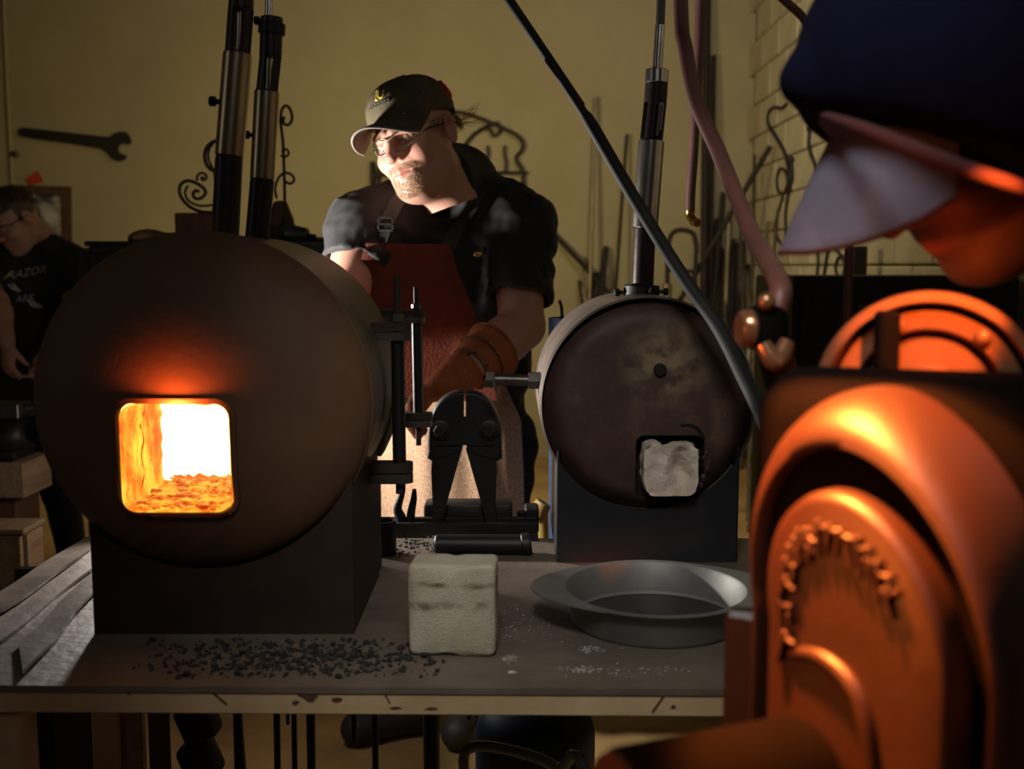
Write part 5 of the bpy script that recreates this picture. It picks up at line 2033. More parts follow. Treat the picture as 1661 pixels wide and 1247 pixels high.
MB().cyl(P(500, 386, YC + .08), P(512, 388, YC + .08), .016, None, 18, .002).build('collar', M['black'], gr)
MB().cyl(P(510, 388, YC + .08), P(527, 389, YC + .08), .008, None, 14, .001).build('spindle', M['steel'], gr)
MB().cyl(P(466, 362, YC + .08), P(468, 378, YC + .08), .024, .03, 18, .003).build('switch_box', M['green'], gr)

# ---- things on the far wall
YW = YB - 0.02
wp = [(34, 211), (38, 208), (46, 208), (100, 214), (170, 222), (180, 223), (188, 217), (197, 214), (206, 215), (212, 222), (214, 233), (208, 235), (200, 232), (194, 236), (192, 243), (196, 249), (207, 252), (204, 259), (195, 262), (184, 258), (176, 248), (168, 242), (120, 234), (60, 226), (38, 222), (34, 218)]
o = MB().prism(pxpoly(wp, YW), mY(YW - .03), 0.03).build('wall_wrench', M['iron'], None, 30)
tag(o, 'big dark open ended wrench hung on the back wall', 'wrench')
pf = thing('picture_frame', 'wooden picture frame with a grey print on the back wall', 'picture', P(67, 440, YW))
for nm, pp in (('frame_top', [(18, 300), (116, 303), (116, 317), (18, 314)]), ('frame_left', [(18, 314), (30, 314), (30, 440), (18, 440)]),
               ('frame_right', [(102, 316), (116, 317), (118, 440), (104, 440)]), ('frame_bottom', [(18, 440), (118, 440), (118, 452), (18, 452)])):
    MB().prism(pxpoly(pp, YW), mY(YW - .03), 0.03).build(nm, M['wood_dark'], pf, 0)
MB().prism(pxpoly([(29, 313), (103, 315), (105, 441), (29, 441)], YW), mY(YW - .006), 0.006).build('print', M['paper'], pf, 0)
o = MB().prism(pxpoly([(42, 289), (62, 277), (71, 294), (50, 301)], YW), mY(YW - .004), 0.004).build('red_card', M['redpaper'], None, 0)
tag(o, 'small tilted red card on the wall above the picture frame', 'card')
o = MB().tube([P(5, -60, YW), P(6, 0, YW), P(10, 100, YW), P(15, 200, YW), P(20, 300, YW), P(22, 360, YW), P(24, 640, YW)], size(3.2, YW), 8, 2).build('wall_conduit', M['wall'], None, 60)
tag(o, 'thin painted conduit running down the back wall at far left', 'conduit')
o = MB().box(P(23, 250, YW), (.05, .03, .04), bev=.004, seg=1).build('conduit_clip', M['steel'], o, 30)
sg = thing('iron_sign', 'wrought iron animal outline sign on the back wall behind the smith', 'sign', P(740, 306, YW))
for pts, w_ in (([(722, 181), (750, 183), (785, 195), (815, 208), (838, 220), (848, 232), (846, 244), (838, 252), (838, 262), (845, 272), (848, 285), (849, 302)], 6),
                ([(808, 199), (790, 204), (768, 218), (755, 234), (747, 246)], 6), ([(747, 246), (757, 250), (768, 262), (774, 276)], 5.5),
                ([(806, 280), (855, 280)], 5.5), ([(762, 282), (812, 281)], 5),
                ([(790, 236), (792, 250), (789, 262), (791, 277)], 4), ([(818, 236), (818, 252), (821, 264), (819, 278)], 4),
                ([(790, 206), (790, 210), (795, 211), (798, 218), (803, 221), (809, 215), (811, 205)], 4.5)):
    iron(pts, YW - .02, w_, 'outline_bar', sg)
sg2 = thing('iron_letter', 'wrought iron letter H on the wall beside the smith\'s shoulder', 'sign', P(617, 310, YW))
for pts, w_ in (([(604, 262), (604, 330)], 8), ([(604, 283), (640, 283)], 6), ([(616, 330), (614, 280), (618, 266), (628, 262)], 6)):
    MB().tube([P(x, y, YW - .02) for x, y in pts], size(w_ / 2, YW), 8, 3 if len(pts) > 2 else 1).build('letter_bar', M['iron'], sg2, 60)

# ---- rod stock leaning in the corner
RG = 'rod stock leaning by the corner'


def rod(p0, p1, w_, m, label, group=RG, off=0.10, Yt=None, kink=False):
    Y0 = (Yt or YB) - 0.04
    a = P(*p0, Y0)
    b = P(*p1, Y0 - off)
    d = b - a
    k = (0.003 - a.z) / d.z
    e = a + d * k
    if e.y > YB - .02:
        e.y = YB - .02
    if kink:
        e = Vector((b.x + .02, b.y, .003))
    o = MB().tube([a, a.lerp(b, .5), b, e] if kink else [a, a.lerp(e, .5), e], size(w_ / 2, YW), 8, 1 if kink else 2).build('steel_rod', M[m], None, 60)
    return tag(o, label, 'rod', group)


rod((966, 158), (957, 470), 6, 'rodgrey', 'tall pale rod leaning on the back wall, left of the black hose')
rod((1017, 218), (1001, 440), 5, 'rodbrown', 'thin brown rod leaning on the wall behind the polished burner')
rod((892, 373), (988, 475), 8, 'rodbrown', 'short rod leaning steeply beside the smith\'s sleeve', kink=True)
rod((983, 400), (976, 480), 9, 'rodbrown', 'stubby dark rod between the pale rod and the burner')
rod((945, 415), (950, 490), 4, 'rodgrey', 'thin short rod just left of the tall pale rod')
rod((939, 455), (945, 495), 5, 'rodbrown', 'shortest rod end beside the pale rod, low by the smith\'s sleeve')
rod((972, 445), (966, 490), 20, 'rodbrown', 'wide dark flat bar standing behind the pale rod')
rod((1147, -30), (1142, 470), 13, 'rodbrown', 'tall dark post stock rising beside the hanging hose end', off=.12)
rod((1158, 90), (1152, 470), 8, 'rodbrown', 'dark rod close behind the tall post stock', off=.1)
rod((1173, 313), (1160, 470), 9, 'rodbrown', 'bent topped rod right of the tall post stock')
rod((1183, 345), (1178, 470), 8, 'rodgrey', 'hooked pale rod in the corner bundle')
for x0, y0, x1, lab_ in ((1163, 355, 1158, 'first dark rod from the left in the corner bundle, fairly tall'), (1168, 400, 1165, 'second rod from the left in the corner bundle, short'),
                          (1176, 405, 1176, 'third rod from the left in the corner bundle, shortest'), (1185, 400, 1183, 'fourth rod from the left in the corner bundle, short'),
                          (1190, 388, 1188, 'fifth rod from the left in the corner bundle, middling'), (1197, 395, 1196, 'sixth rod from the left in the corner bundle, before the corner'),
                          (1203, 330, 1200, 'tallest rod at the right end of the corner bundle'), (1206, 390, 1205, 'last short rod of the corner bundle, against the block wall')):
    rod((x0, y0), (x1, 480), random.choice((6, 7, 9)), random.choice(('rodbrown', 'rod')), lab_)
o = MB().tube([P(1082, 500, 6.6), P(1083, 420, 6.6), P(1087, 385, 6.6), P(1098, 374, 6.6), P(1114, 374, 6.6), P(1126, 382, 6.6), P(1130, 410, 6.6), P(1128, 440, 6.6), Vector((P(1128, 440, 6.6).x, 6.6, .02))], size(4, 6.6), 8, 4)
o.v[0:0] = []
o = o.build('tube_stand', M['rodbrown'], None, 60)
tag(o, 'arched tube frame standing between the small forge burner and the corner', 'frame')
MB().tube([P(1082, 460, 6.6), Vector((P(1082, 500, 6.6).x, 6.6, .02))], size(8, 6.6), 8, 1).build('frame_post', M['rodgrey'], o, 60)
MB().tube([P(1084, 436, 6.6), P(1105, 440, 6.6), P(1128, 440, 6.6)], size(3.5, 6.6), 8, 3).build('cross_bar', M['rodbrown'], o, 60)
# long bars on the right wall
def wrod(p0, p1, w_, m, label, X=XR - .06):
    a, b = PX(*p0, X), PX(*p1, X - .10)
    d = b - a
    e = a + d * ((0.003 - a.z) / d.z)
    if e.y > YB - .03:
        e.y = YB - .03
    o = MB().tube([a, a.lerp(e, .5), e], size(w_ / 2, a.y), 8, 1).build('steel_rod', M[m], None, 60)
    return tag(o, label, 'rod', RG)


def lrod(p0, Y0, p1, Y1, w_, m, label):
    a, b = P(*p0, Y0), P(*p1, Y1)
    d = b - a
    e = a + d * ((0.003 - a.z) / d.z)
    o = MB().tube([a, a.lerp(e, .5), e], size(w_ / 2, a.y), 8, 1).build('steel_rod', M[m], None, 60)
    return tag(o, label, 'rod', RG)


lrod((1250, 237), 6.45, (1150, 407), 6.60, 9, 'rodbrown', 'long dark bar slanting across the corner bundle to the right wall')
wrod((1224, 252), (1221, 420), 5, 'rod', 'thin rod leaning on the block wall just right of the corner')
wrod((1246, 360), (1230, 468), 8, 'rodgrey', 'grey bar leaning on the block wall below the slanting bar')
wrod((1262, 340), (1250, 470), 5, 'rod', 'thin rod on the block wall beneath the looped hook')

HKG = 'iron hooks on the block wall'


def hook(pts, w_, label, knob=None, X=XR - .032):
    q = [PX(x, y, X) for x, y in pts]
    Y = q[0].y
    o = MB().tube(q, size(w_ / 2, Y), 7, 3).build('iron_hook', M['rodbrown'], None, 60)
    tag(o, label, 'hook', HKG)
    if knob:
        MB().ball(PX(*knob, X), size(6, Y), 10).build('knob', M['rodbrown'], o)
    return o


hook([(1276, 168), (1268, 176), (1256, 174), (1247, 182), (1246, 200), (1256, 218), (1269, 240), (1276, 258), (1280, 284), (1278, 300)], 6, 'longest curled iron hook on the block wall, its top behind the navy hood')
hook([(1284, 262), (1284, 292), (1279, 318), (1275, 346), (1276, 376), (1279, 396)], 7, 'iron hook with a round knob, beside the grey bill', (1284, 259))
hook([(1272, 314), (1278, 296), (1274, 278), (1265, 274), (1260, 290), (1262, 310), (1270, 316), (1264, 340), (1258, 365), (1262, 388), (1272, 398), (1278, 390)], 5, 'iron hook twisted into an eye, left of the grey bill')
hook([(1314, 212), (1312, 234), (1316, 252), (1322, 266), (1330, 290)], 6, 'short knobbed iron hook above the grey bill', (1314, 209))
hook([(1326, 405), (1327, 425), (1325, 450), (1326, 480)], 5, 'straight iron hook under the grey bill')
hook([(1344, 402), (1340, 425), (1336, 450), (1334, 480)], 6, 'slanted iron hook under the grey bill, beside the straight one')
hook([(1352, 398), (1364, 415), (1370, 430), (1366, 448), (1358, 446), (1355, 430), (1362, 416), (1370, 420), (1368, 460), (1366, 480)], 5, 'looped iron hook under the grey bill, nearest the dark post')
o = MB().box(PX(1392, 420, XR - .12), (.06, .06, 1.0), bev=.004, seg=1).build('dark_post', M['rodbrown'], None, 30)
o.location.z = 0.0 + 0.0
tag(o, 'dark square post against the block wall behind the grey bill', 'post')
o.scale.z = 1.38
o.data.transform(Matrix.Identity(4))
bkb = thing('tool_chest', 'black tool chest in shadow against the block wall', 'chest', (1.20, 3.4, 0))
zc2 = P(1350, 448, 3.2).z
xa_ = P(1286, 500, 3.2).x
MB().box(((xa_ + 1.5) / 2, 3.45, zc2 / 2), (1.5 - xa_, .5, zc2), bev=.006, seg=1).build('body', M['blackmatte'], bkb, 30)
for k in range(5):
    d_ = MB().box(((xa_ + 1.5) / 2, 3.194, zc2 * (.12 + .19 * k)), (1.5 - xa_ - .04, .012, zc2 * .17), bev=.002, seg=1).build('drawer', M['black'], bkb, 30)
    MB().box(((xa_ + 1.5) / 2, 3.182, zc2 * (.17 + .19 * k)), (.3, .012, .012), bev=.002, seg=1).build('handle', M['steel'], d_, 30)
bb = thing('blue_bucket', 'blue bucket with a twig standing behind the small forge', 'bucket', (P(915, 560, 2.6).x, 2.6, 0))
zb_ = P(915, 515, 2.6).z
o = MB().lathe([(0, 0), (.05, 0), (.058, zb_), (.054, zb_), (.046, .01), (0, .01)], Matrix.Translation((bb.location.x + .02, 2.6, 0)), 28).build('pail', M['blue'], bb, 40)
MB().tube([P(912, 535, 2.6), P(911, 500, 2.6), P(907, 487, 2.6)], .004, 6, 3).build('twig', M['rodbrown'], bb, 60)

# ---- hoses
def hose(name, pts, r, m, label, sub=8, cat='hose'):
    q = [P(x, y, Y) if len(a) == 3 else Vector(a[:3]) for a in pts for x, y, Y in [a[:3]]]
    o = MB().tube(q, r, 14, sub).build(name, M[m], None, 60)
    return tag(o, label, cat)


def to_ceiling(px, py, Y, px2, py2):
    a, b = P(px, py, Y), P(px2, py2, Y)
    d = a - b
    return a + d * ((ZC - a.z) / d.z)


def hose2(name, q, r, m, label, sub=8, cat='hose'):
    o = MB().tube(q, r, 14, sub).build(name, M[m], None, 60)
    return tag(o, label, cat)


q = [to_ceiling(826, 0, 1.74, 890, 95)] + [P(x, y, Y) for x, y, Y in ((826, 0, 1.74), (890, 95, 1.73), (950, 188, 1.72))]
bh_ = hose2('black_hose', [P(x, y, Y) for x, y, Y in ((948, 185, 1.72), (962, 207, 1.718), (1035, 332, 1.70), (1110, 452, 1.68), (1165, 530, 1.64), (1205, 608, 1.56), (1243, 690, 1.45), (1290, 830, 1.30))] + [Vector((.42, 1.12, 0.9)), Vector((.50, 1.10, 0.4)), Vector((.55, 1.1, 0.015))],
            [size(z, 1.7) for z in (8, 10.5, 10.5, 11, 12, 12, 12, 12, 12, 12, 12)], 'rubber', 'black hose slanting from the ceiling down across the small forge')
MB().tube(q, [size(7.5, 1.73)] * 4, 14, 3).build('hose_pipe', M['rubber'], bh_, 60)
ha = [P(x, y, Y) for x, y, Y in ((1104, 0, 1.55), (1112, 80, 1.52), (1130, 165, 1.48), (1165, 245, 1.42), (1193, 315, 1.34), (1222, 385, 1.22), (1250, 432, 1.08), (1266, 468, 1.00), (1262, 500, .985), (1248, 526, .975))]
top_ = ha[0] + Vector((-.01, .02, .35))
hose2('red_hose', [Vector((top_.x + .03, top_.y + .02, ZC)), Vector((top_.x, top_.y, top_.z + .8)), top_] + ha, [.0105] * (3 + len(ha)), 'hose', 'thick dull red hose sweeping down to the valve beside the machine')
hb = [P(x, y, 2.3) for x, y in ((1138, -60), (1137, 0), (1131, 120), (1125, 240), (1120, 310), (1119, 342))]
hbo = hose2('red_hose', [Vector((hb[0].x + .03, 2.3, ZC))] + hb, .0108, 'hose', 'straight red hose hanging down to an open brass fitting')
e0, e1 = P(1119, 340, 2.3), P(1127, 360, 2.28)
MB().tube([e0, P(1120, 350, 2.3), e1], .0105, 12, 3).build('brass_elbow', M['brass'], hbo, 40)
MB().lathe([(.005, 0), (.009, 0), (.009, .012), (.0045, .012), (.004, .004), (0, .004)], frame_to(e1, e1 + Vector((.004, -.014, -.003)))[0], 16).build('brass_nozzle', M['brass'], hbo, 30)
hc = [P(x, y, 3.0) for x, y in ((1272, 0), (1305, 32), (1328, 80), (1348, 140), (1362, 205), (1366, 260), (1372, 380), (1376, 460))]
hose2('red_hose', [Vector((hc[0].x - .62, 3.0, ZC)), Vector((hc[0].x - .50, 3.0, 2.9)), Vector((hc[0].x - .28, 3.0, 2.36)), Vector((hc[0].x - .09, 3.0, hc[0].z + .085))] + hc + [Vector((hc[-1].x, 3.0, .02))], .0118, 'hose', 'red hose arching down behind the navy hood')

# ================================================================== the second person, far left
J2 = dict(pelvis=P(62, 640, 4.15), chest=P(60, 495, 4.08), neck=P(66, 398, 4.05), shL=P(113, 432, 4.08), shR=P(-38, 440, 4.0),
          elL=P(128, 505, 4.0), wrL=P(92, 560, 3.80), elR=P(-8, 490, 3.85), wrR=P(12, 556, 3.72),
          hipL=P(85, 640, 4.15), hipR=P(25, 640, 4.15))
for k, dx in (('L', .06), ('R', -.02)):
    h = J2['hip' + k]
    J2['an' + k] = Vector((h.x + dx, 4.15, .09))
    J2['kn' + k] = h.lerp(J2['an' + k], .5) + Vector((0, -.04, 0))
HM2 = head_mat(P(24, 356, 3.98), -38, 34, -6, 0.90)
p2 = thing('person', 'short haired person in black printed t-shirt looking down at far left', 'person', (J2['pelvis'].x, 4.15, 0))
hd2 = (Vector((0.03, -.05, -1))).normalized()
body_mesh(p2, J2, HM2, .9, 0.95, (0.52, 0.29, 0.19), 0.0045, 0.012,
          [(J2['wrR'], hd2, (-.5, -.8, 0), (.6, -.5, 0), 0.9, 1.05), (J2['wrL'], Vector((-.5, -.5, -.5)), (0, -.5, .8), (-.4, .6, 0), .7, 1.0)],
          scalp=(.05, .035, .022))


def f2s(p):
    d = shirt_sd(p, J2, 0.95, 0.72, 1.0, 0.002, None, 0.010, J2['pelvis'].z - .10)
    nk = HM2 @ Vector((0, .02, -.06))
    return smax(d, -cone(p, J2['neck'].lerp(nk, .15), nk, .058, .075), .006)


lo, hi = bounds([J2[k] for k in ('pelvis', 'neck', 'shL', 'shR', 'elL', 'elR')], .18)
v, f = nets(f2s, lo, hi, .010)
sh2 = nmesh('shirt', [(v, f)], M['shirt'], p2)


def f2j(p):
    d = torso_sd(p, J2, .95, .004)
    d = smax(d, p[:, 2] - (J2['pelvis'].z + .02), .01)
    for k in 'LR':
        d = smin(d, leg_sd(p, J2, k, .95, .012), .03)
    return np.maximum(d, .06 - p[:, 2])


lo, hi = bounds([J2[k] for k in ('pelvis', 'hipL', 'hipR', 'anL', 'anR')], .2)
lo[2] = .02
v, f = nets(f2j, lo, hi, .014)
nmesh('jeans', [(v, f)], M['jeans'], p2)
for k in 'LR':
    a = J2['an' + k]

    def fb(p):
        d = cone(p, a + Vector((0, 0, .03)), a + Vector((0, 0, -.04)), .055, .05)
        d = smin(d, cone(p, a + Vector((0, 0, -.045)), a + Vector((-.03, -.16, -.05)), .043, .042), .03)
        return np.maximum(d, .002 - p[:, 2])
    v, f = nets(fb, np.array([*a]) - np.array([.16, .26, .10]), np.array([*a]) + np.array([.16, .12, .12]), .010)
    nmesh('boot', [(v, f)], M['boot'], p2)
# hair: short cap of strands, ears stay free
rng = random.Random(2)
mb = MB()
for _ in range(1500):
    a, e = rng.uniform(0, 2 * PI), rng.uniform(-.25, PI / 2)
    n_ = Vector((math.cos(a) * math.cos(e), math.sin(a) * math.cos(e), math.sin(e)))
    if e < .25 and math.sin(a) < .15 + .2 * rng.random():
        continue
    if e < .55 and math.sin(a) < -.6:
        continue
    b = Vector((.079 * n_.x, .012 + .098 * n_.y, .035 + .089 * n_.z))
    d = (n_ + Vector((0, -.5, .2))).normalized()
    s_ = d.orthogonal().normalized() * .0016
    t_ = d.cross(s_)
    mb.add([b + s_, b - s_ * .5 + t_ * .86, b - s_ * .5 - t_ * .86, b + d * rng.uniform(.010, .02)], [(0, 1, 3), (1, 2, 3), (2, 0, 3)])
hmesh('hair', mb.v, mb.f, M['hair'], p2, 0, HMx=HM2)
for sgn in (-1, 1):
    e = MB().ball((sgn * .0325, -.0745, -.002), .0118, 10)
    hmesh('eye', e.v, e.f, M['eye'], p2, HMx=HM2)
gg = None
for sgn in (-1, 1):
    vs = [lens_pt(sgn, i / 9, -1 + 2 * j / 5) for i in range(10) for j in range(6)]
    if gg is None:
        tp = MB().tube([lens_pt(-1, u, 1) for u in (1, .6, .2, 0)] + [Vector((0, -.1085, .0085))] + [lens_pt(1, u, 1) for u in (0, .2, .6, 1)], .0018, 6, 3)
        gg = hmesh('glasses', tp.v, tp.f, M['wire'], p2, HMx=HM2)
    hmesh('lens', vs, grid_faces(10, 6), M['glass'], gg, HMx=HM2)
    tm = MB().tube([lens_pt(sgn, 1, 0), Vector((sgn * .083, -.05, .003)), Vector((sgn * .085, .02, .0))], .002, 6, 3)
    hmesh('temple_arm', tm.v, tm.f, M['wire'], gg, HMx=HM2)


# print on the t-shirt
def shirt_front(x, z):
    p = np.array([[x, 3.55, z]], dtype=np.float32)
    for _ in range(50):
        d = f2s(p)[0]
        if d < .001 or p[0, 1] > 4.4:
            break
        p[0, 1] += d * .8
    return p[0, 1]


def decal(name, verts2, faces, parent, m, Y):
    """flat print carried by the cloth: each corner laid on the shirt front"""
    vs = []
    for x, y in verts2:
        q = P(x, y, Y)
        vs.append(Vector((q.x, shirt_front(q.x, q.z) - .003, q.z)))
    return mesh(name, vs, faces, m, parent, 0)


def letters(body, px, py, h, slope, name):
    cu = bpy.data.curves.new('print', 'FONT')
    cu.body = body
    cu.size = 1.0
    cu.shear = 0.2
    cu.resolution_u = 2
    to = bpy.data.objects.new('print', cu)
    C.objects.link(to)
    dg = bpy.context.evaluated_depsgraph_get()
    me = bpy.data.meshes.new_from_object(to.evaluated_get(dg))
    vv = [(px + v.co.x * h * 1.1 + 0, py - v.co.y * h * 1.2 + slope * v.co.x * h) for v in me.vertices]
    ff = [tuple(p_.vertices) for p_ in me.polygons]
    bpy.data.objects.remove(to)
    bpy.data.curves.remove(cu)
    bpy.data.meshes.remove(me)
    return decal(name, vv, ff, sh2, M['shirtprint'], 4.0)


letters('RAZOR', 25, 453, 15, -.22, 'printed_word')
letters('ARK', 38, 490, 13, -.15, 'printed_word')
decal('printed_motif', [(30, 460), (36, 459), (46, 470), (44, 474), (34, 468)], [(0, 1, 2, 3, 4)], sh2, M['shirtprint'], 4.0)
decal('printed_motif', [(52, 483), (60, 486), (72, 492), (78, 498), (70, 499), (60, 496)], [(0, 1, 2, 3, 4, 5)], sh2, M['shirtprint'], 4.0)

# ================================================================== the third person, close at right, out of focus
HM3 = head_mat(P(1556, 168, .92), -80, 45, 0, 1.0)
J3 = dict(pelvis=Vector((.82, 1.02, .84)), chest=Vector((.76, 1.0, 1.08)), neck=HM3 @ Vector((0, .055, -.17)),
          shL=Vector((.64, .80, 1.24)), shR=Vector((.72, 1.17, 1.24)), elL=Vector((.66, .80, .95)), wrL=Vector((.62, .92, .74)),
          elR=Vector((.68, 1.18, .95)), wrR=Vector((.62, 1.08, .74)), hipL=Vector((.84, .94, .84)), hipR=Vector((.84, 1.12, .84)))
for k in 'LR':
    h = J3['hip' + k]
    J3['an' + k] = Vector((h.x + .02, h.y, .09))
    J3['kn' + k] = h.lerp(J3['an' + k], .5) + Vector((-.03, 0, 0))
p3 = thing('person', 'person in a slate cap under a navy hood, close and blurred at right', 'person', (.84, 1.03, 0))
body_mesh(p3, J3, HM3, 1.0, .95, (.26, .135, .085), .0055, .014, [(J3['wrL'], Vector((-.4, .3, -.8)), (-.8, 0, .3), (0, .8, 0), .8, 1.0), (J3['wrR'], Vector((-.4, -.3, -.8)), (-.8, 0, .3), (0, -.8, 0), .8, 1.0)])


def f3s(p):
    d = shirt_sd(p, J3, .95, .9, 1.0, .002, None, .012, J3['pelvis'].z - .06)
    return smax(d, -cone(p, J3['neck'].lerp(HM3.translation, .1), HM3.translation, .06, .08), .006)


lo, hi = bounds([J3[k] for k in ('pelvis', 'neck', 'shL', 'shR', 'elL', 'elR')], .18)
v, f = nets(f3s, lo, hi, .013)
nmesh('shirt', [(v, f)], M['shirt'], p3)


def f3j(p):
    d = torso_sd(p, J3, .95, .004)
    d = smax(d, p[:, 2] - (J3['pelvis'].z + .02), .01)
    for k in 'LR':
        d = smin(d, leg_sd(p, J3, k, .95, .012), .03)
    return np.maximum(d, .06 - p[:, 2])


lo, hi = bounds([J3[k] for k in ('pelvis', 'hipL', 'hipR', 'anL', 'anR')], .2)
lo[2] = .02
v, f = nets(f3j, lo, hi, .016)
nmesh('jeans', [(v, f)], M['jeans'], p3)
for k in 'LR':
    a = J3['an' + k]
    b = MB().box(a + Vector((-.05, 0, -.045)), (.26, .095, .085), bev=.03, seg=3)
    b.build('boot', M['boot'], p3)
cap3, _cr3 = cap_parts(HM3, p3, M['greycloth'], M['red_edge'], wide=1.05, bill_len=.098, bill_w=.088, droop=.050)
for sgn in (-1, 1):
    e = MB().ball((sgn * .0325, -.0745, -.002), .0118, 10)
    hmesh('eye', e.v, e.f, M['eye'], p3, HMx=HM3)
# navy hood tipped up over the cap
hcn = P(1590, 128, .90)
tl_ = math.atan2(310 - 190, 1661 - 1330)
rot3 = Matrix.Rotation(tl_, 3, 'Y')
lowp = P(1460, 236, .90)
nrm3 = rot3 @ Vector((0, 0, -1))


def fhood(p):
    d = ell(p, hcn, (.150, .155, .125), rot3)
    pr_ = cone(p, P(1300, 132, .90), P(1420, 165, .90), .016, .045)
    d = smin(d, pr_, .03)
    ins = ell(p, hcn, (.142, .147, .117), rot3)
    cut = (p - V3(lowp)) @ V3(nrm3)
    d = smax(d, cut, .006)
    return smax(d, -np.maximum(ins, cut - .03) , .003) if False else d


lo = np.array([*hcn]) - np.array([.24, .18, .17])
hi = np.array([*hcn]) + np.array([.20, .18, .17])
v, f = nets(fhood, lo, hi, .006)
hood = nmesh('navy_hood', [(v, f)], M['navy'], p3, label='dark navy hood')
tr3 = [P(1335, 186, .90 - .02), P(1400, 208, .90 - .10), P(1480, 240, .90 - .14), P(1570, 275, .90 - .15), P(1661, 306, .90 - .14), P(1740, 335, .9 - .08)]
MB().tube(tr3, [.003, .005, .006, .006, .006, .004], 8, 4).build('hood_fire_edge', M['red_edge'], hood, 60, label='maroon band for the fire lit edge')  # coloured strip imitates firelight along the hood's edge

# ================================================================== the machine close at right
A_, B_ = P(1197, 1050, .74), P(1652, 1050, .565)
tv = Vector((B_.x - A_.x, B_.y - A_.y, 0))
wd = tv.length
tv.normalize()
nv_ = Vector((tv.y, -tv.x, 0))
C0 = Vector(((A_.x + B_.x) / 2, (A_.y + B_.y) / 2, 0))
zc0 = P(1400, 1050, .655).z
ha_ = wd / 2
hb_ = P(1390, 640, .66).z - zc0
ph = thing('power_hammer', 'arched machine housing glowing orange, close and blurred at lower right', 'machine', (C0.x + .1, C0.y + .1, 0))


def arch(ka, kb, dep, n=48, skew=-.030):
    pts = []
    for i in range(n + 1):
        a = PI * i / n
        sn = math.sin(a) ** .92
        pts.append((-ha_ * ka * math.cos(a) + skew * sn * kb, zc0 + hb_ * kb * sn))
    pts = [(-ha_ * ka, 0.0), (-ha_ * ka, zc0 * .5)] + pts + [(ha_ * ka, zc0 * .5), (ha_ * ka, 0.0)]
    return [C0 + tv * s_ + Vector((0, 0, z)) + nv_ * dep for s_, z in pts]


def loft(name, rings, m, parent, smooth=60, fill=False, label=None):
    n = len(rings[0])
    vs = [p for r_ in rings for p in r_]
    fs = [tuple(reversed(q)) for q in grid_faces(len(rings), n)]
    if fill:
        fs.append(tuple((len(rings) - 1) * n + i for i in reversed(range(n))))
    return mesh(name, vs, fs, m, parent, smooth, label)


bev = [(1 - .145 * (1 - math.cos(a)), 1 - .215 * (1 - math.cos(a)), -.06 + .06 * math.sin(a)) for a in [PI / 2 * i / 10 for i in range(11)]]
loft('housing', [arch(1.0, 1.0, -.065)] + [arch(*b) for b in bev] + [arch(.845, .775, -.003), arch(.84, .77, -.014)], M['cast'], ph, 70, label='painted cast housing with a rounded rim')
loft('housing_body', [arch(.99, .99, -.20), arch(1, 1, -.19), arch(1, 1, -.062)], M['castdark'], ph, 70)  # darker paint than the front stands for the unlit sides
mesh('housing_back', arch(.99, .99, -.20), [tuple(range(len(arch(1, 1, 0))))], M['castdark'], ph, 0)
loft('dark_band', [arch(.845, .775, -.013), arch(.66, .60, -.013)], M['castdark'], ph, 30, label='recessed dark band')
pan_ = loft('face_panel', [arch(.675, .615, -.016), arch(.67, .61, .000), arch(.655, .595, .007), arch(.62, .56, .009), arch(.3, .3, .010)], M['cast'], ph, 70, True, label='raised face panel with cast relief')
rng = random.Random(31)
for i in range(17):                      # worn cast relief following the arch; too blurred in the photo to read
    a = PI * (0.20 + .80 * i / 16) if i < 11 else PI * (.60 + .42 * (i - 10) / 6)
    a = PI - a
    sn = math.sin(a) if a > 0 else 0
    s_ = -ha_ * .47 * math.cos(a) - .03 * sn * .45
    z = zc0 + hb_ * .43 * sn - (.012 if a < 0 else 0)
    p = C0 + tv * s_ + Vector((0, 0, z)) + nv_ * .012
    ang = math.atan2(hb_ * .43 * math.cos(a), ha_ * .47 * sn)
    mm = Matrix((tv, nv_, Vector((0, 0, 1)))).transposed() @ Matrix.Rotation(rng.uniform(-.4, .4), 3, 'Y')
    mb = MB()
    h_ = rng.uniform(.009, .012)
    mb.box(p + mm @ Vector((-.003, 0, 0)), (.0035, .006, h_ * 2), mm, .001, 1)
    mb.box(p + mm @ Vector((.003, 0, h_ * .6)), (.008, .006, .0035), mm, .001, 1)
    if i % 2:
        mb.box(p + mm @ Vector((.004, 0, -h_ * .3)), (.0035, .006, h_), mm, .001, 1)
    mb.build('cast_mark', M['cast'], pan_, 30)
f3p = lambda s_, z: C0 + tv * s_ + Vector((0, 0, z)) + nv_ * .010
zq = lambda y: P(1390, y, .65).z
MB().tube([f3p(-.045, zq(1090)), f3p(-.02, zq(1080)), f3p(.004, zq(1105)), f3p(.016, zq(1160)), f3p(.024, zq(1260)), f3p(.03, zq(1330))], [.004, .006, .007, .007, .006, .004], 8, 4).build('cast_ridge', M['cast'], pan_, 60)
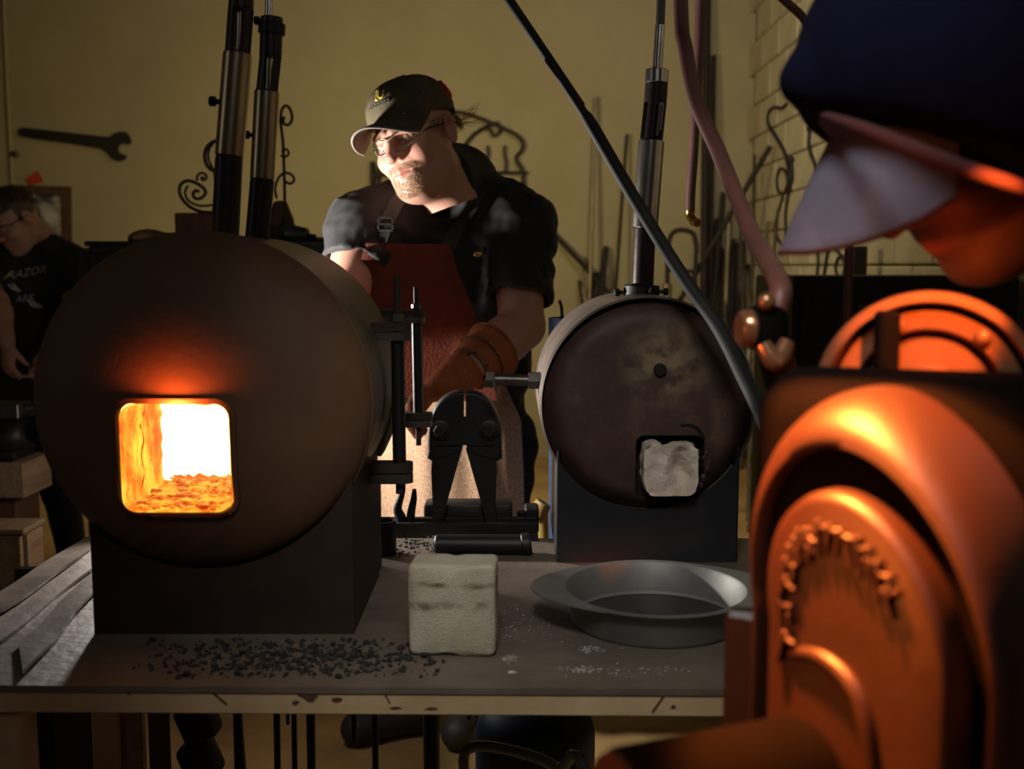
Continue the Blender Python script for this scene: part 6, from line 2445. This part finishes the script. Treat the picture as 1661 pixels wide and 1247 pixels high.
# belt wheel behind the housing
wc = P(1503, 648, .86)
wr_ = size(176, .86)
wax = Vector((-.34, -.94, .06)).normalized()
fm, _ = frame_to(wc - wax * .03, wc + wax * .04)
pr_ = [(wr_ * .30, -.0), (wr_ * .30, .05), (wr_ * .55, .052), (wr_ * .58, .030), (wr_ * .62, .026), (wr_ * .66, .044), (wr_ * .82, .046), (wr_ * .85, .03), (wr_ * .87, .012), (wr_ * .885, .05), (wr_ * .90, .056), (wr_ * .985, .056), (wr_, .050), (wr_, .0), (wr_ * .30, 0)]
wh = MB().lathe(pr_, fm, 72).build('belt_wheel', M['wheel'], ph, 40, label='ringed iron belt wheel')
MB().lathe([(0, .0), (wr_ * .34, 0), (wr_ * .34, .06), (wr_ * .28, .075), (0, .078)], fm, 40).build('hub', M['wheel'], wh, 40)
for k in range(6):
    a = k * PI / 3 + .9
    MB().ball(fm @ Vector((wr_ * .74 * math.cos(a), wr_ * .74 * math.sin(a), .048)), .007, 10).build('bolt', M['wheel'], wh)
sp = MB().box(fm @ Vector((-wr_ * .36, wr_ * .30, .058)), (.016, .02, .09), None, .003, 1)
sp.build('bracket', M['castdark'], wh, 30)
ft = Vector((wc.x, wc.y, 0))
MB().cyl(wc + Vector((0.03, .05, 0)), Vector((wc.x + .03, wc.y + .05, 0)), .035, n=20).build('wheel_post', M['castdark'], ph)
MB().cyl(wc - wax * .03, wc + Vector((.05, .10, 0)), .02, n=16).build('axle', M['castdark'], ph)
# guard over the wheel's lower half
gq = P(1510, 612, .74)
MB().box((gq.x + .06, .745, gq.z - .10), (.34, .13, .20), Matrix.Rotation(math.atan2(tv.y, tv.x) * .35, 3, 'Z'), .03, 4).build('wheel_guard', M['castdark'], ph, 60)
# spindle at the bottom
s0 = P(1003, 1312, .62)
sd = Vector((.88, .40, -.02)).normalized()
sr = size(100, .62)
sp_ = MB().lathe([(sr * .55, 0), (sr * .92, 0), (sr, .006), (sr, .15), (0, .15)], frame_to(s0, s0 + sd)[0], 48).build('spindle_drum', M['castdark'], ph, 40)
MB().lathe([(0, .006), (sr * .5, .006), (sr * .56, -.002), (sr * .93, -.002), (sr * .95, .004)], frame_to(s0, s0 + sd)[0], 48).build('drum_end', M['cast'], sp_, 40)
ep = s0 + sd * .08
MB().cyl((ep.x, ep.y, 0), ep, .03, n=20).build('drum_post', M['castdark'], ph)
q = P(1188, 1090, .82)
MB().box((q.x + .012, .82, q.z - .1), (.035, .02, .30), Matrix.Rotation(R(-25), 3, 'Z'), .004, 1).build('side_plate', M['cast'], ph, 30)
MB().box((q.x + .03, .82, (q.z - .2) / 2), (.03, .03, q.z - .2), None, .003, 1).build('plate_post', M['castdark'], ph, 30)
# hose valve beside the wheel
v0 = P(1240, 532, .97)
hv = thing('hose_valve', 'dark hose valve with orange glints, beside the belt wheel', 'valve', v0 - Vector((0, 0, .04)))
ps = size(1, .97)
bo = MB().box(v0, (ps * 62, .04, ps * 74), Matrix.Rotation(R(20), 3, 'Z'), .012, 3)
bo.build('valve_body', M['castdark'], hv, 50)
MB().cyl(v0 + Vector((-ps * 22, -.01, 0)), v0 + Vector((-ps * 46, -.012, 0)), ps * 32, ps * 30, 20, .003).build('side_cap', M['glint'], hv)
MB().ball(v0 + Vector((-ps * 6, -.02, ps * 44)), ps * 15, 12).build('top_screw', M['glint'], hv)
MB().tube([v0 + Vector((-ps * 14, -.028, -ps * 22)), v0 + Vector((ps * 6, -.032, -ps * 50)), v0 + Vector((ps * 26, -.024, -ps * 20))], [ps * 13, ps * 17, ps * 13], 12, 4).build('lever', M['glint'], hv, 60)
MB().tube([v0 + Vector((ps * 14, .0, -ps * 20)), Vector((v0.x + .05, 1.0, v0.z - .2)), Vector((v0.x + .09, 1.02, .5)), Vector((v0.x + .09, 1.02, .004))], .016, 12, 4).build('riser_pipe', M['castdark'], hv, 60)
